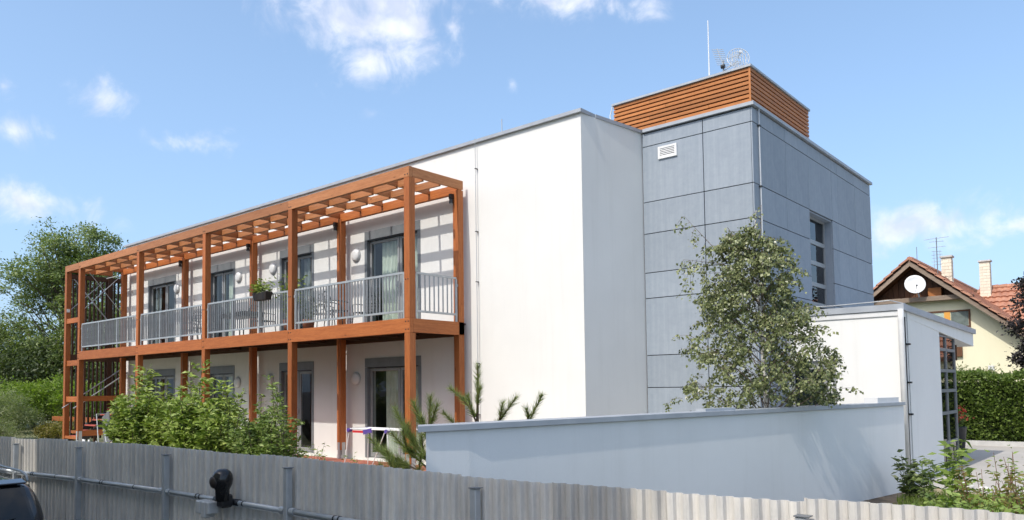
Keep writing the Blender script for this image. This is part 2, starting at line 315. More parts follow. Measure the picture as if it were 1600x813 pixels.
# ------------------------------------------------------------------ mesh helpers
class MB:
    def __init__(s): s.v = []; s.f = []
    def quad(s, *p):
        i = len(s.v); s.v += [tuple(q) for q in p]; s.f.append(tuple(range(i, i + len(p)))); return s
    def box(s, x0, x1, y0, y1, z0, z1):
        return s.hexa([(x0, y0, z0), (x1, y0, z0), (x1, y1, z0), (x0, y1, z0), (x0, y0, z1), (x1, y0, z1), (x1, y1, z1), (x0, y1, z1)])
    def hexa(s, p):
        i = len(s.v); s.v += [tuple(q) for q in p]
        for f in ((0, 3, 2, 1), (4, 5, 6, 7), (0, 1, 5, 4), (1, 2, 6, 5), (2, 3, 7, 6), (3, 0, 4, 7)): s.f.append(tuple(i + k for k in f))
        return s
    def prism(s, poly, axis, a, b):       # poly: 2-D points in the two other axes (cyclic order), extruded along axis
        def P(u, v, w):
            return {0: (w, u, v), 1: (u, w, v), 2: (u, v, w)}[axis]
        i = len(s.v); n = len(poly)
        s.v += [P(u, v, a) for u, v in poly] + [P(u, v, b) for u, v in poly]
        s.f.append(tuple(i + k for k in range(n))[::-1]); s.f.append(tuple(i + n + k for k in range(n)))
        for k in range(n): s.f.append((i + k, i + (k + 1) % n, i + n + (k + 1) % n, i + n + k))
        return s
    def bar(s, a, b, w, h, up=(0, 0, 1)):
        a = Vector(a); b = Vector(b); d = (b - a).normalized(); u = Vector(up)
        if abs(d.dot(u)) > .98: u = Vector((0, 1, 0))
        r = d.cross(u).normalized(); u = r.cross(d)
        p = [c + r * (sx * w / 2) + u * (sz * h / 2) for c in (a, b) for sx, sz in ((-1, -1), (1, -1), (1, 1), (-1, 1))]
        i = len(s.v); s.v += [tuple(q) for q in p]
        for f in ((0, 1, 2, 3), (7, 6, 5, 4), (0, 4, 5, 1), (1, 5, 6, 2), (2, 6, 7, 3), (3, 7, 4, 0)): s.f.append(tuple(i + k for k in f))
        return s
    def tube(s, pts, r, n=8, cap=True):
        pts = [Vector(p) for p in pts]; rs = r if isinstance(r, (list, tuple)) else [r] * len(pts)
        i = len(s.v); ref = None
        for k, p in enumerate(pts):
            d = (pts[min(k + 1, len(pts) - 1)] - pts[max(k - 1, 0)])
            d = d.normalized() if d.length > 1e-9 else Vector((0, 0, 1))
            if ref is None:
                ref = Vector((0, 0, 1)) if abs(d.z) < .9 else Vector((1, 0, 0))
            a = d.cross(ref).normalized(); b = a.cross(d); ref = b if abs(b.dot(d)) < .9 else ref
            for q in range(n):
                t_ = 2 * math.pi * q / n
                s.v.append(tuple(p + (a * math.cos(t_) + b * math.sin(t_)) * rs[k]))
        for k in range(len(pts) - 1):
            for q in range(n):
                s.f.append((i + k * n + q, i + k * n + (q + 1) % n, i + (k + 1) * n + (q + 1) % n, i + (k + 1) * n + q))
        if cap:
            s.f.append(tuple(i + q for q in range(n))[::-1]); e = i + (len(pts) - 1) * n; s.f.append(tuple(e + q for q in range(n)))
        return s
    def lathe(s, prof, c, n=20, axis=(0, 0, 1)):      # prof: (radius, height) along axis
        ax = Vector(axis).normalized(); a = ax.orthogonal().normalized(); b = ax.cross(a); c = Vector(c); i = len(s.v)
        for r_, h in prof:
            for q in range(n):
                t_ = 2 * math.pi * q / n
                s.v.append(tuple(c + ax * h + (a * math.cos(t_) + b * math.sin(t_)) * r_))
        for k in range(len(prof) - 1):
            for q in range(n):
                s.f.append((i + k * n + q, i + k * n + (q + 1) % n, i + (k + 1) * n + (q + 1) % n, i + (k + 1) * n + q))
        s.f.append(tuple(i + q for q in range(n))[::-1]); e = i + (len(prof) - 1) * n; s.f.append(tuple(e + q for q in range(n)))
        return s
    def build(s, name, mat, parent=None, smooth=False, bevel=0, origin=None):
        """world-space vertices -> one object; its coordinates are taken relative to the thing it belongs to"""
        base = root_loc(parent) if parent else Vector((0, 0, 0))
        o_ = Vector(origin) if origin is not None else base
        me = bpy.data.meshes.new(name)
        me.from_pydata([(x - o_.x, y - o_.y, z - o_.z) for x, y, z in s.v], [], s.f)
        me.materials.append(MATS[mat]); me.update()
        if smooth:
            me.shade_smooth()
        ob = bpy.data.objects.new(name, me); COL.objects.link(ob)
        ob.location = o_ - base
        if parent: ob.parent = parent
        if bevel:
            md = ob.modifiers.new('bevel', 'BEVEL'); md.width = bevel; md.segments = 1; md.limit_method = 'ANGLE'
        return ob
def root_loc(o):
    l = Vector((0, 0, 0))
    while o: l = l + o.location; o = o.parent
    return l
def tag(o, label=None, cat=None, group=None, kind=None):
    if label: o['label'] = label
    if cat: o['category'] = cat
    if group: o['group'] = group
    if kind: o['kind'] = kind
    return o
def thing(name, label, cat, loc=(0, 0, 0), group=None):
    o = bpy.data.objects.new(name, None); COL.objects.link(o); o.location = loc; o.empty_display_size = .2
    return tag(o, label, cat, group)
def kids(o): return [c for c in o.children]
def copy_tree(o, parent=None):
    c = o.copy(); COL.objects.link(c)
    if parent: c.parent = parent
    for ch in kids(o): copy_tree(ch, c)
    return c
def inst(o, dloc):                  # a second piece sharing mesh data, moved by dloc
    c = o.copy(); COL.objects.link(c); c.location = o.location + Vector(dloc); return c
def box(name, mat, parent, *b, bevel=0): return MB().box(*b).build(name, mat, parent, bevel=bevel)
def structure(name, mb, mat):
    return tag(mb.build(name, mat), kind='structure')
def np_mesh(name, V, F, mat, parent=None, base=None):
    """V (n,3) world, F (m,k)"""
    b = np.array(root_loc(parent)) if parent else np.zeros(3)
    V = V - b; me = bpy.data.meshes.new(name); k = F.shape[1]
    me.vertices.add(len(V)); me.vertices.foreach_set('co', V.astype(np.float32).ravel())
    me.loops.add(F.size); me.loops.foreach_set('vertex_index', F.astype(np.int32).ravel())
    me.polygons.add(len(F)); me.polygons.foreach_set('loop_start', np.arange(0, F.size, k, dtype=np.int32))
    me.update(calc_edges=True); me.validate(); me.materials.append(MATS[mat])
    ob = bpy.data.objects.new(name, me); COL.objects.link(ob)
    if parent: ob.parent = parent
    return ob
def leaves(P, size, aspect=.5, D=None, droop=0., jitter=.35, fold=.18):
    """diamond leaves at P: length size, width size*aspect, direction D (or random)"""
    n = len(P); d = RNG.normal(size=(n, 3))
    if D is not None: d = D + RNG.normal(size=(n, 3)) * jitter
    d[:, 2] -= droop; d /= np.linalg.norm(d, axis=1)[:, None] + 1e-9
    q = RNG.normal(size=(n, 3)); q[:, 2] += 1.2; q[:, 1] -= .7
    s_ = np.cross(d, q); s_ /= np.linalg.norm(s_, axis=1)[:, None] + 1e-9
    nn = np.cross(s_, d)
    L = (size * RNG.uniform(.65, 1.3, n))[:, None]; w = L * aspect / 2
    V = np.empty((n, 4, 3)); V[:, 0] = P; V[:, 1] = P + d * L * .45 + s_ * w + nn * L * fold * .5; V[:, 2] = P + d * L - nn * L * fold * .4; V[:, 3] = P + d * L * .45 - s_ * w + nn * L * fold * .5
    return V.reshape(-1, 3), np.arange(4 * n).reshape(n, 4)

# ------------------------------------------------------------------ setting
GZ, DZ, TZ, ST = -2.02, -2.03, -1.80, -2.60         # garden, driveway, terrace, street levels (eye = 0)
def fy(x): return 4.417 + (x + 15.64) * .0493        # line of the street fence
g = MB(); g.quad((-700, fy(-700) * 0 + 4.0, GZ), (-40, 3.5, GZ), (-40, 900, GZ), (-700, 900, GZ))
g.quad((-40, fy(-40) + .06, GZ), (40, fy(40) + .06, GZ), (40, 900, GZ), (-40, 900, GZ)); g.quad((40, 7, GZ), (700, 7, GZ), (700, 900, GZ), (40, 900, GZ))
structure('garden_ground', g, 'lawn')
s_ = MB(); s_.quad((-700, -700, ST), (700, -700, ST), (700, 60, ST), (-700, 60, ST)); structure('street', s_, 'asphalt')
b_ = MB()
for k in range(-40, 40): b_.box(k, k + 1, fy(k + .5) + .055, fy(k + .5) + .2, ST, GZ - .004)
structure('garden_bank', b_, 'concrete_kerb')
dv = MB(); dv.quad((-3.70, 16.4, DZ + .03), (-1.75, 15.6, DZ + .03), (-.4, 13.4, DZ + .03), (26, 13.4, DZ + .03), (26, 27.75, DZ + .03), (-5.6, 27.75, DZ + .03), (-5.6, 20, DZ + .03), (-3.7, 20, DZ + .03))  # stretched far right out of view for extra ground bounce on shaded walls
structure('driveway', dv, 'driveway_concrete')
yd = MB(); yd.quad((-11.2, 8.5, DZ + .022), (-5.6, 8.5, DZ + .022), (-4.0, 16.0, DZ + .022), (-11.2, 16.0, DZ + .022)); structure('bounce_yard', yd, 'driveway_concrete')  # unseen pale paving, added to throw light up onto the end wall
kb = MB().box(-9, 26, 27.75, 27.95, GZ - .2, -1.86); structure('kerb', kb, 'concrete_kerb')
so = MB(); so.quad((-5.2, 5.2, GZ + .006), (-3.6, 5.2, GZ + .006), (-2.95, 15.9, GZ + .006), (-3.75, 15.9, GZ + .006)); structure('soil_bed', so, 'soil')
ds = MB(); ds.quad((-3.3, 14.9, GZ + .012), (-2.2, 14.7, GZ + .012), (-2.3, 16.0, GZ + .012), (-3.3, 16.3, GZ + .012)); structure('dry_soil_patch', ds, 'dry_soil')
te = MB().box(-30.0, -11.4, 10.35, 12.596, GZ - .2, TZ - .03); ter = structure('terrace', te, 'mortar')
pv = None
for k in range(29):                                   # red paving slabs of the terrace, as far as they show behind the fence
    for j in range(7):
        if pv is None:
            pv = MB().box(-20.0, -19.72, 10.345, 10.62, TZ - .032, TZ).build('paving_slab', 'brick_red', ter, origin=(-19.86, 10.48, TZ - .016)); p0 = pv
        else:
            p0 = inst(pv, (k * .3, j * .29, random.uniform(-.003, .003)))
# ------------------------------------------------------------------ white wing
WX0, WX1, WY, WT = -30.2, -8.76, 12.6, 5.60
wing = thing('apartment_building', 'long white rendered two storey building behind the orange timber balcony', 'building', (-19.5, 12.6, GZ))
DOORS = [(-15.70, -13.57), (-19.65, -17.95), (-23.80, -22.16), (-28.26, -26.10)]
HOLES = [(a, b, 1.42, 4.12) for a, b in DOORS] + [(a, b, TZ + .04, .80) for a, b in DOORS]
def wall_holes(mb, x0, x1, z0, z1, holes, y0, y1):
    xs = sorted({x0, x1, *[h[0] for h in holes], *[h[1] for h in holes]}); zs = sorted({z0, z1, *[h[2] for h in holes], *[h[3] for h in holes]})
    for i in range(len(xs) - 1):
        for j in range(len(zs) - 1):
            cx = (xs[i] + xs[i + 1]) / 2; cz = (zs[j] + zs[j + 1]) / 2
            if any(h[0] < cx < h[1] and h[2] < cz < h[3] for h in holes): continue
            mb.quad((xs[i], y0, zs[j]), (xs[i + 1], y0, zs[j]), (xs[i + 1], y0, zs[j + 1]), (xs[i], y0, zs[j + 1]))
            mb.quad((xs[i], y1, zs[j]), (xs[i], y1, zs[j + 1]), (xs[i + 1], y1, zs[j + 1]), (xs[i + 1], y1, zs[j]))
    for a, b, c, d in holes:
        mb.quad((a, y0, c), (a, y0, d), (a, y1, d), (a, y1, c)); mb.quad((b, y0, c), (b, y1, c), (b, y1, d), (b, y0, d))
        mb.quad((a, y0, d), (b, y0, d), (b, y1, d), (a, y1, d)); mb.quad((a, y0, c), (a, y1, c), (b, y1, c), (b, y0, c))
ZB = GZ - .1
m = MB(); wall_holes(m, WX0, WX1, ZB, WT, HOLES, WY, WY + .35); m.v = [(x - .4, y, z) if (x == WX1 and y > WY) else (x, y, z) for x, y, z in m.v]; m.build('front_wall', 'white_plaster', wing)
m = MB(); m.hexa([(WX1 - .35, 12.604, ZB), (WX1, 12.604, ZB), (-8.35, 15.9, ZB), (-8.70, 15.9, ZB), (WX1 - .35, 12.604, WT), (WX1, 12.604, WT), (-8.35, 15.9, WT), (-8.70, 15.9, WT)])
m.build('end_wall', 'white_plaster', wing)
box('end_wall', 'white_plaster', wing, WX0, WX0 + .35, WY + .35, 24, ZB, WT)
box('rear_wall', 'white_plaster', wing, WX0, -9.0, 24.0, 24.3, ZB, WT)
box('flat_roof', 'dark_coping', wing, WX0, -8.78, WY + .05, 24.25, WT - .25, WT - .05)
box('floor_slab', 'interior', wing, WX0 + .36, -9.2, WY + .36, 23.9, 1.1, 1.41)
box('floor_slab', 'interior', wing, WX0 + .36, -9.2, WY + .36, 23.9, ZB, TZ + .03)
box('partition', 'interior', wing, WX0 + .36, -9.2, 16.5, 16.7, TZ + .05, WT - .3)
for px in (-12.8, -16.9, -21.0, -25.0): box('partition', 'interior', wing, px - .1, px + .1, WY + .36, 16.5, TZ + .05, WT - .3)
m = MB(); m.box(WX0 - .06, WX1 + .05, WY - .07, WY + .45, WT + .003, WT + .075)
m.build('roof_coping', 'coping_metal', wing)
m = MB(); m.hexa([(WX1 - .4, 13.05, WT), (WX1 + .07, 13.05, WT), (-8.47, 14.58, WT), (-8.95, 14.58, WT), (WX1 - .4, 13.05, WT + .072), (WX1 + .07, 13.05, WT + .072), (-8.47, 14.58, WT + .072), (-8.95, 14.58, WT + .072)])
m.build('roof_coping', 'coping_metal', wing)
# lightning conductor down the facade, clips and roof spikes
lc = MB().tube([(-11.66, 12.53, 5.70), (-11.66, 12.535, 5.6), (-11.63, 12.535, -1.9)], .008, 5).build('lightning_conductor', 'coping_metal', wing)
for z in (5.0, 3.55, 2.4, .55, -.6): MB().bar((-11.655, 12.52, z), (-11.655, 12.605, z), .04, .016).build('clip', 'dark_metal', lc)
for x in (-13.5, -16.0, -19.8, -23.5):
    MB().tube([(x, 12.9, WT + .06), (x, 12.9, WT + .14)], .05, 6).build('conductor_holder', 'dark_coping', wing)
def curtain(mb, x0, x1, z0, z1, y, amp=.035, waves=None, gather=0.):
    n = max(8, int((x1 - x0) * 40)); waves = waves or (x1 - x0) * 7
    prev = None
    for i in range(n + 1):
        f = i / n; x = x0 + (x1 - x0) * f; dy = amp * math.sin(f * waves * 6.283 + 1.3 * math.sin(f * 9)) 
        xb = x0 + (x1 - x0) * (f * (1 - gather))
        cur = ((x, y + dy * .6, z1), (xb, y + dy, z0))
        if prev: mb.quad(prev[1], cur[1], cur[0], prev[0])
        prev = cur
def balcony_door(x0, x1, z0, z1, split, curtains, label=None):
    y = WY
    fr = MB(); e = .10                                   # grey lining with the shutter box on top, a hair proud of the render
    fr.box(x0, x0 + e, y - .012, y + .13, z0, z1 - .235); fr.box(x1 - e, x1, y - .012, y + .13, z0, z1 - .235)
    fr.box(x0, x1, y - .014, y + .13, z1 - .23, z1)
    d = fr.build('balcony_door', 'grey_lining', wing)
    if label: d['label'] = label
    m = MB(); yy = y + .08
    m.box(x0 + e, x1 - e, y + .02, y + .05, z1 - .26, z1 - .236); m.build('shutter_slot', 'black_plastic', d)
    xa, xb, zb, zt = x0 + e + .004, x1 - e - .004, z0 + .01, z1 - .262
    xs = xa + (xb - xa) * split
    for (l, r_, dy) in ((xa, xs, 0), (xs + .004, xb, .015)):
        m = MB(); w = .075
        m.box(l, l + w, yy + dy, yy + .06 + dy, zb, zt); m.box(r_ - w, r_, yy + dy, yy + .06 + dy, zb, zt)
        m.box(l + w, r_ - w, yy + dy, yy + .06 + dy, zt - w, zt); m.box(l + w, r_ - w, yy + dy, yy + .06 + dy, zb, zb + w + .04)
        m.build('leaf_frame', 'frame_grey', d, bevel=.006)
        m = MB(); m.box(l + w - .004, r_ - w + .004, yy + .022 + dy, yy + .036 + dy, zb + w + .03, zt - w + .004); m.build('pane', 'door_glass', d)
    MB().box(xs - .05, xs - .03, yy - .045, yy - .003, (zb + zt) / 2 - .08, (zb + zt) / 2 + .08).build('handle', 'light_frame', d)
    for (a, b, mat, ga) in curtains:
        m = MB(); curtain(m, xa + (xb - xa) * a, xa + (xb - xa) * b, z0 + .05, z1 - .25, y + .21, gather=ga); m.build('curtain', mat, d, smooth=True)
    return d
CUR = [[(.18, .62, 'curtain', .25), (.7, 1.0, 'curtain', 0)], [(.0, .2, 'curtain', .3), (.55, .98, 'grey_curtain', .2)],
       [(.35, .5, 'grey_curtain', .1), (.55, .95, 'curtain', .45)], [(.02, .3, 'grey_curtain', .2), (.5, .62, 'curtain', .1)]]
for i, (a, b) in enumerate(DOORS):
    balcony_door(a, b, 1.425, 4.12, .6 if i in (0, 3) else .45, CUR[i])
CUR2 = [[(.25, .62, 'curtain', .3), (.72, 1.0, 'curtain', 0)], [(.15, .42, 'curtain', .1)], [(.55, .95, 'curtain', .4)], [(.1, .35, 'grey_curtain', .1)]]
for i, (a, b) in enumerate(DOORS):
    balcony_door(a, b, TZ + .05, .80, .6 if i in (0, 3) else .5, CUR2[i])
# round opal wall lamps
lamp0 = None
for x, z in ((-16.05, 3.55), (-19.99, 3.63), (-21.92, 3.58), (-26.0, 3.6), (-16.06, .28), (-20.12, .33), (-21.95, .26)):
    if lamp0 is None:
        lamp0 = MB().lathe([(.175, 0), (.175, .03), (.165, .04)], (x, WY - .002, z), 24, (0, -1, 0)).build('wall_lamp', 'light_frame', wing, True, origin=(x, WY, z))
        lc_ = MB().lathe([(.158, .0401), (.152, .056), (.125, .074), (.075, .086), (.02, .09)], (x, WY - .002, z), 24, (0, -1, 0)).build('diffuser', 'opal_lamp', lamp0, True, origin=(x, WY, z))
        L0 = (x, z)
    else:
        l2 = copy_tree(lamp0, wing); l2.location = lamp0.location + Vector((x - L0[0], 0, z - L0[1]))
# roof spike
sp = thing('roof_spike', 'thin lightning rod on the roof edge of the white building', 'lightning rod', (-12.1, 14.0, WT))
MB().tube([(-12.1, 14, WT), (-12.11, 14, 6.65)], .012, 5).build('rod', 'galvanised', sp)
MB().tube([(-12.1, 14, WT - .05), (-12.1, 14, WT + .18)], .09, 8).build('foot', 'concrete_kerb', sp)

# ------------------------------------------------------------------ stair block in grey cement boards with timber crown
BX0, BX1, BY0, BY1, BT = -8.49, -5.97, 14.58, 22.8, 5.60
blk = thing('stair_block', 'tall blue grey cement board block with orange timber crown on its roof', 'building', (-7.2, 18.5, GZ))
core = MB(); core.box(BX0 - 4, BX1 - .03, BY0 + .035, 17.76, ZB, BT - .05); core.box(BX0 - 4, BX1 - .26, 17.76, 19.42, ZB, BT - .05); core.box(BX0 - 4, BX1 - .03, 19.42, BY1 - .03, ZB, BT - .05)
core.box(BX1 - .255, BX1 - .03, 17.765, 19.415, 4.03, BT - .06); core.box(BX1 - .255, BX1 - .03, 17.765, 19.415, ZB, .62)
core.build('wall', 'black_plastic', blk)
ROWS = [BT - .02, 5.28, 4.037, 3.334, 2.47, 1.91, .66, -.04, -1.3, ZB]
gp = .017
XS = [BX0 + .0, -7.045, BX1]
for i in range(len(ROWS) - 1):
    for j in range(2):
        x0, x1 = XS[j] + (gp / 2 if j else 0.0), XS[j + 1] - (gp / 2 if j == 0 else 0)
        if j == 1: x1 = BX1 - .035
        dy = random.uniform(-.002, .002)
        MB().box(x0, x1, BY0 + dy, BY0 + .03, ROWS[i + 1] + gp / 2, ROWS[i] - gp / 2).build('panel', 'cement_board', blk, bevel=.002, origin=((x0 + x1) / 2, BY0, (ROWS[i] + ROWS[i + 1]) / 2))
YS = [BY0 + .0, 14.95, 16.35, 17.77, 19.41, 19.87, 21.32, BY1]
for i in range(len(ROWS) - 1):
    for j in range(len(YS) - 1):
        if j == 3 and 2 <= i <= 5: continue
        y0, y1 = YS[j] + gp * .3, YS[j + 1] - gp * .3
        if j == 0: y0 = BY0 + .004
        dx = random.uniform(-.002, .002)
        MB().box(BX1 - .03, BX1 + dx, y0, y1, ROWS[i + 1] + gp / 2, ROWS[i] - gp / 2).build('panel', 'cement_board', blk, bevel=.002, origin=(BX1, (y0 + y1) / 2, (ROWS[i] + ROWS[i + 1]) / 2))
# reveal linings of the tall recessed window
m = MB(); m.box(BX1 - .255, BX1 - .031, 17.766, 17.79, .66, 4.03); m.box(BX1 - .255, BX1 - .031, 19.39, 19.414, .66, 4.03); m.box(BX1 - .255, BX1 - .031, 17.79, 19.39, 4.0, 4.028)
m.build('window_reveal', 'cement_board', blk)
wf = MB(); xa, xb = BX1 - .25, BX1 - .19
wf.box(xa, xb, 17.79, 17.87, .66, 4.0); wf.box(xa, xb, 19.31, 19.39, .66, 4.0)
ZT = [4.0, 3.40, 2.90, 2.38, 1.90, 1.2, .66]
for z in ZT: wf.box(xa, xb + .004, 17.87, 19.31, max(z - .05, .66), min(z + .05, 4.0))
w = wf.build('stair_window', 'frame_grey', blk)
for a, b in zip(ZT[:-1], ZT[1:]): MB().box(xa + .02, xa + .035, 17.865, 19.315, b + .045, a - .045).build('pane', 'dark_glass', w)
m = MB(); m.box(BX0 + .04, BX1 + .06, BY0 - .06, BY0 + .4, BT, BT + .07); m.build('roof_coping', 'coping_metal', blk)
m = MB(); m.box(BX1 - .4, BX1 + .062, BY0 + .401, BY1 + .05, BT, BT + .068); m.build('roof_coping', 'coping_metal', blk)
box('flat_roof', 'dark_coping', blk, BX0 - 4, BX1 - .05, BY0 + .1, BY1 - .03, BT - .05, BT - .01)
# vent grille
m = MB(); vx0, vx1, vz0, vz1 = -8.09, -7.64, 4.93, 5.20
m.box(vx0, vx0 + .05, BY0 - .035, BY0 + .002, vz0, vz1); m.box(vx1 - .05, vx1, BY0 - .035, BY0 + .002, vz0, vz1)
m.box(vx0 + .05, vx1 - .05, BY0 - .035, BY0 + .002, vz1 - .045, vz1); m.box(vx0 + .05, vx1 - .05, BY0 - .035, BY0 + .002, vz0, vz0 + .045)
v = m.build('vent_grille', 'white_plastic', blk)
box('backing', 'dark_metal', v, vx0 + .05, vx1 - .05, BY0 - .006, BY0 - .003, vz0 + .045, vz1 - .045)
s0 = None
for k in range(5):
    z = vz0 + .06 + k * .036
    if s0 is None: s0 = MB().hexa([(vx0 + .05, BY0 - .032, z - .012), (vx1 - .05, BY0 - .032, z - .012), (vx1 - .05, BY0 - .028, z - .012), (vx0 + .05, BY0 - .028, z - .012), (vx0 + .05, BY0 - .012, z + .02), (vx1 - .05, BY0 - .012, z + .02), (vx1 - .05, BY0 - .008, z + .02), (vx0 + .05, BY0 - .008, z + .02)]).build('slat', 'white_plastic', v)
    else: inst(s0, (0, 0, k * .036))
# downpipe / conductor at the corner
cp = MB().tube([(BX1 + .03, 14.86, BT + .0), (BX1 + .03, 14.86, -1.9)], .014, 6).build('conductor_pipe', 'light_frame', blk)
for z in (5.25, 4.0, 2.6, 1.2): MB().bar((BX1, 14.86, z), (BX1 + .06, 14.86, z), .07, .025).build('clip', 'dark_metal', cp)
# timber crown: eight courses of boards on two faces
CX0, CX1, CY1, CZ0, CZ1 = -9.22, -5.98, 17.95, BT + .075, 6.40
m = MB(); m.box(CX0 + .06, CX1 - .05, BY0 + .06, CY1 - .05, CZ0 - .05, CZ1 - .02); m.build('crown_core', 'black_plastic', blk)
pitch = (CZ1 - CZ0) / 8
for k in range(8):
    z0 = CZ0 + k * pitch + .014; z1 = z0 + pitch - .028
    jx = (-7.9, -6.9, -8.3, -7.3)[k % 4]
    for a, b in ((CX0, jx), (jx + .004, CX1 - .03)):
        o = MB().box(a, b, BY0 - .002, BY0 + .03, z0, z1).build('cladding_board', 'cladding_x', blk, bevel=.002, origin=((a + b) / 2, BY0, z0))
    MB().box(CX1 - .03, CX1, BY0 + .002, CY1, z0, z1).build('cladding_board', 'cladding_y', blk, bevel=.002, origin=(CX1, 16.3, z0))
    MB().box(CX0, CX0 + .03, BY0 + .034, CY1, z0, z1).build('cladding_board', 'cladding_y', blk, origin=(CX0, 16.3, z0))
MB().box(CX1 - .035, CX1 + .006, BY0 - .008, BY0 + .001, CZ0, CZ1 - .01).build('corner_batten', 'cladding_z', blk)
m = MB(); m.box(CX0 - .03, CX1 + .03, BY0 - .04, BY0 + .25, CZ1, CZ1 + .045); m.box(CX1 - .25, CX1 + .031, BY0 + .251, CY1 + .03, CZ1, CZ1 + .044); m.box(CX0 - .03, CX1 - .25, BY0 + .251, CY1, CZ1, CZ1 + .03)
m.build('crown_coping', 'coping_metal', blk)
MB().tube([(-9.26, 14.6, 6.42), (-9.33, 14.6, 6.2), (-9.30, 14.6, 5.9), (-9.2, 14.55, 5.68)], .012, 6).build('conductor_pipe', 'white_plastic', blk)
# roof aerials
lr = thing('lightning_rod', 'tall thin white lightning rod standing on the timber crown', 'lightning rod', (-7.34, 15.6, 6.43))
MB().tube([(-7.34, 15.6, 6.42), (-7.34, 15.6, 8.17)], [.018, .011], 6).build('rod', 'white_plastic', lr)
MB().lathe([(.12, 0), (.12, .05), (.03, .07)], (-7.34, 15.6, 6.43), 10).build('foot', 'concrete_kerb', lr)
an = thing('aerial', 'comb shaped yagi television aerial and grid dish on the timber crown mast', 'aerial', (-7.0, 15.6, 6.43))
MB().tube([(-7.0, 15.6, 6.42), (-7.0, 15.6, 7.16)], .02, 6).build('mast', 'galvanised', an)
def yagi(b0, d, up, n, w, name):
    b0 = Vector(b0); d = Vector(d).normalized(); side = Vector(up).normalized()
    L = n * .045
    bm_ = MB().bar(b0, b0 + d * L, .016, .016).build(name, 'galvanised', an)
    e0 = None
    for k in range(n):
        c_ = b0 + d * (.02 + k * .045)
        MB().tube([c_ - side * w, c_ + side * w], .0075, 4).build('element', 'light_frame', bm_)
yagi((-6.98, 15.55, 7.02), (-.24, -.18, .9), (.76, .65, .03), 9, .13, 'yagi_boom')
yagi((-7.16, 15.6, 6.68), (.05, .05, .9), (.76, .65, .03), 5, .12, 'yagi_boom')
MB().lathe([(.045, -.04), (.045, .04)], (-6.99, 15.55, 7.0), 10, (1, 0, 0)).build('junction_box', 'black_plastic', an)
gd = MB().tube([(-6.98, 15.6, 6.92), (-6.72, 15.72, 7.1)], .012, 5).build('grid_dish', 'galvanised', an)
m = MB(); cdir = Vector((.55, -.75, .2)).normalized(); e1 = cdir.cross(Vector((0, 0, 1))).normalized(); e2 = e1.cross(cdir); cc = Vector((-6.70, 15.66, 7.10))
for rr_ in (.06, .12, .18, .24):
    m.tube([cc + (e1 * math.cos(a) + e2 * math.sin(a)) * rr_ + cdir * (rr_ * rr_ * 1.2) for a in [2 * math.pi * k / 18 for k in range(19)]], .008, 4)
for k in range(9):
    u = -.22 + k * .055; h = math.sqrt(max(.24 ** 2 - u * u, 0)); m.tube([cc + e1 * u - e2 * h + cdir * .06, cc + e1 * u + cdir * .02, cc + e1 * u + e2 * h + cdir * .06], .008, 4)
m.build('grid', 'light_frame', gd)
m = MB(); m.tube([cc + cdir * .05, cc + cdir * .26], .01, 5); m.lathe([(.035, 0), (.035, .06)], cc + cdir * .24, 8, cdir); m.build('feed_horn', 'light_frame', gd)
m = MB()
for k in range(6): m.tube([(-6.80 + k * .035, 15.5, 6.88), (-6.80 + k * .035, 15.5, 7.2)], .005, 4)
m.tube([(-6.85, 15.5, 6.95), (-6.58, 15.5, 6.95)], .008, 4); m.tube([(-6.85, 15.5, 7.12), (-6.58, 15.5, 7.12)], .008, 4); m.tube([(-7.0, 15.6, 6.98), (-6.8, 15.5, 6.95)], .01, 4); m.build('panel_aerial', 'light_frame', an)

# ------------------------------------------------------------------ low entrance block with canopy
ent = thing('entrance_block', 'low white flat roofed entrance block with tall glazed door and roof overhang', 'building', (-4.8, 18, DZ))
EX0, EX1, EY0, EY1 = -5.96, -3.72, 16.05, 19.2
def ez(y): return 1.40 - (y - 16.05) * .0225
m = MB(); wall_holes(m, EX0, EX1, DZ - .1, 1.30, [(-5.90, -4.97, -1.15, .47)], EY0, EY0 + .3); m.build('front_wall', 'white_plaster', ent)
m = MB(); m.hexa([(EX1 - .3, EY0 + .3, DZ - .1), (EX1, EY0 + .3, DZ - .1), (EX1 + .03, EY1, DZ - .1), (EX1 - .27, EY1, DZ - .1), (EX1 - .3, EY0 + .3, 1.30), (EX1, EY0 + .3, 1.30), (EX1 + .03, EY1, 1.22), (EX1 - .27, EY1, 1.22)]); m.build('side_wall', 'white_plaster', ent)
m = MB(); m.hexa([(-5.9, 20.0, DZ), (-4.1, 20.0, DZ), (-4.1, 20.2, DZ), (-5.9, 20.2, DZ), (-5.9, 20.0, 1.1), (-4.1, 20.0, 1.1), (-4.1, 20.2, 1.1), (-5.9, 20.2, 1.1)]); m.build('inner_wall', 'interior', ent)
# canopy roof slab: from the front wall back over the entrance
m = MB(); sl_ = [(EX0, EY0 + .0), (EX1 + .0, EY0 + .0), (EX1 + .09, 23.0), (EX0, 23.0)]
m.hexa([(x, y, ez(y) - .10 - (.22 if y > 20 else .0)) for x, y in sl_] + [(x, y, ez(y) + .0) for x, y in sl_]); m.build('roof_slab', 'white_plaster', ent)
m = MB(); ov = [(EX0, EY0 - .05), (EX1 + .06, EY0 - .05), (EX1 + .15, 23.06), (EX0, 23.06)]
m.hexa([(x, y, ez(y) + .003) for x, y in ov] + [(x, y, ez(y) + .125) for x, y in ov]); m.build('roof_coping', 'coping_metal', ent)
m = MB(); m.box(EX0, EX1 + .03, EY0 - .025, EY0 - .002, 1.30, 1.392); m.build('coping_trim', 'white_coping', ent)
m = MB(); m.tube([(EX1 + .0, EY0 - .03, 1.42), (EX1 + .0, EY0 - .035, 1.2), (EX1 + .01, EY0 - .035, -1.9)], .055, 10); m.build('downpipe', 'white_coping', ent, True)
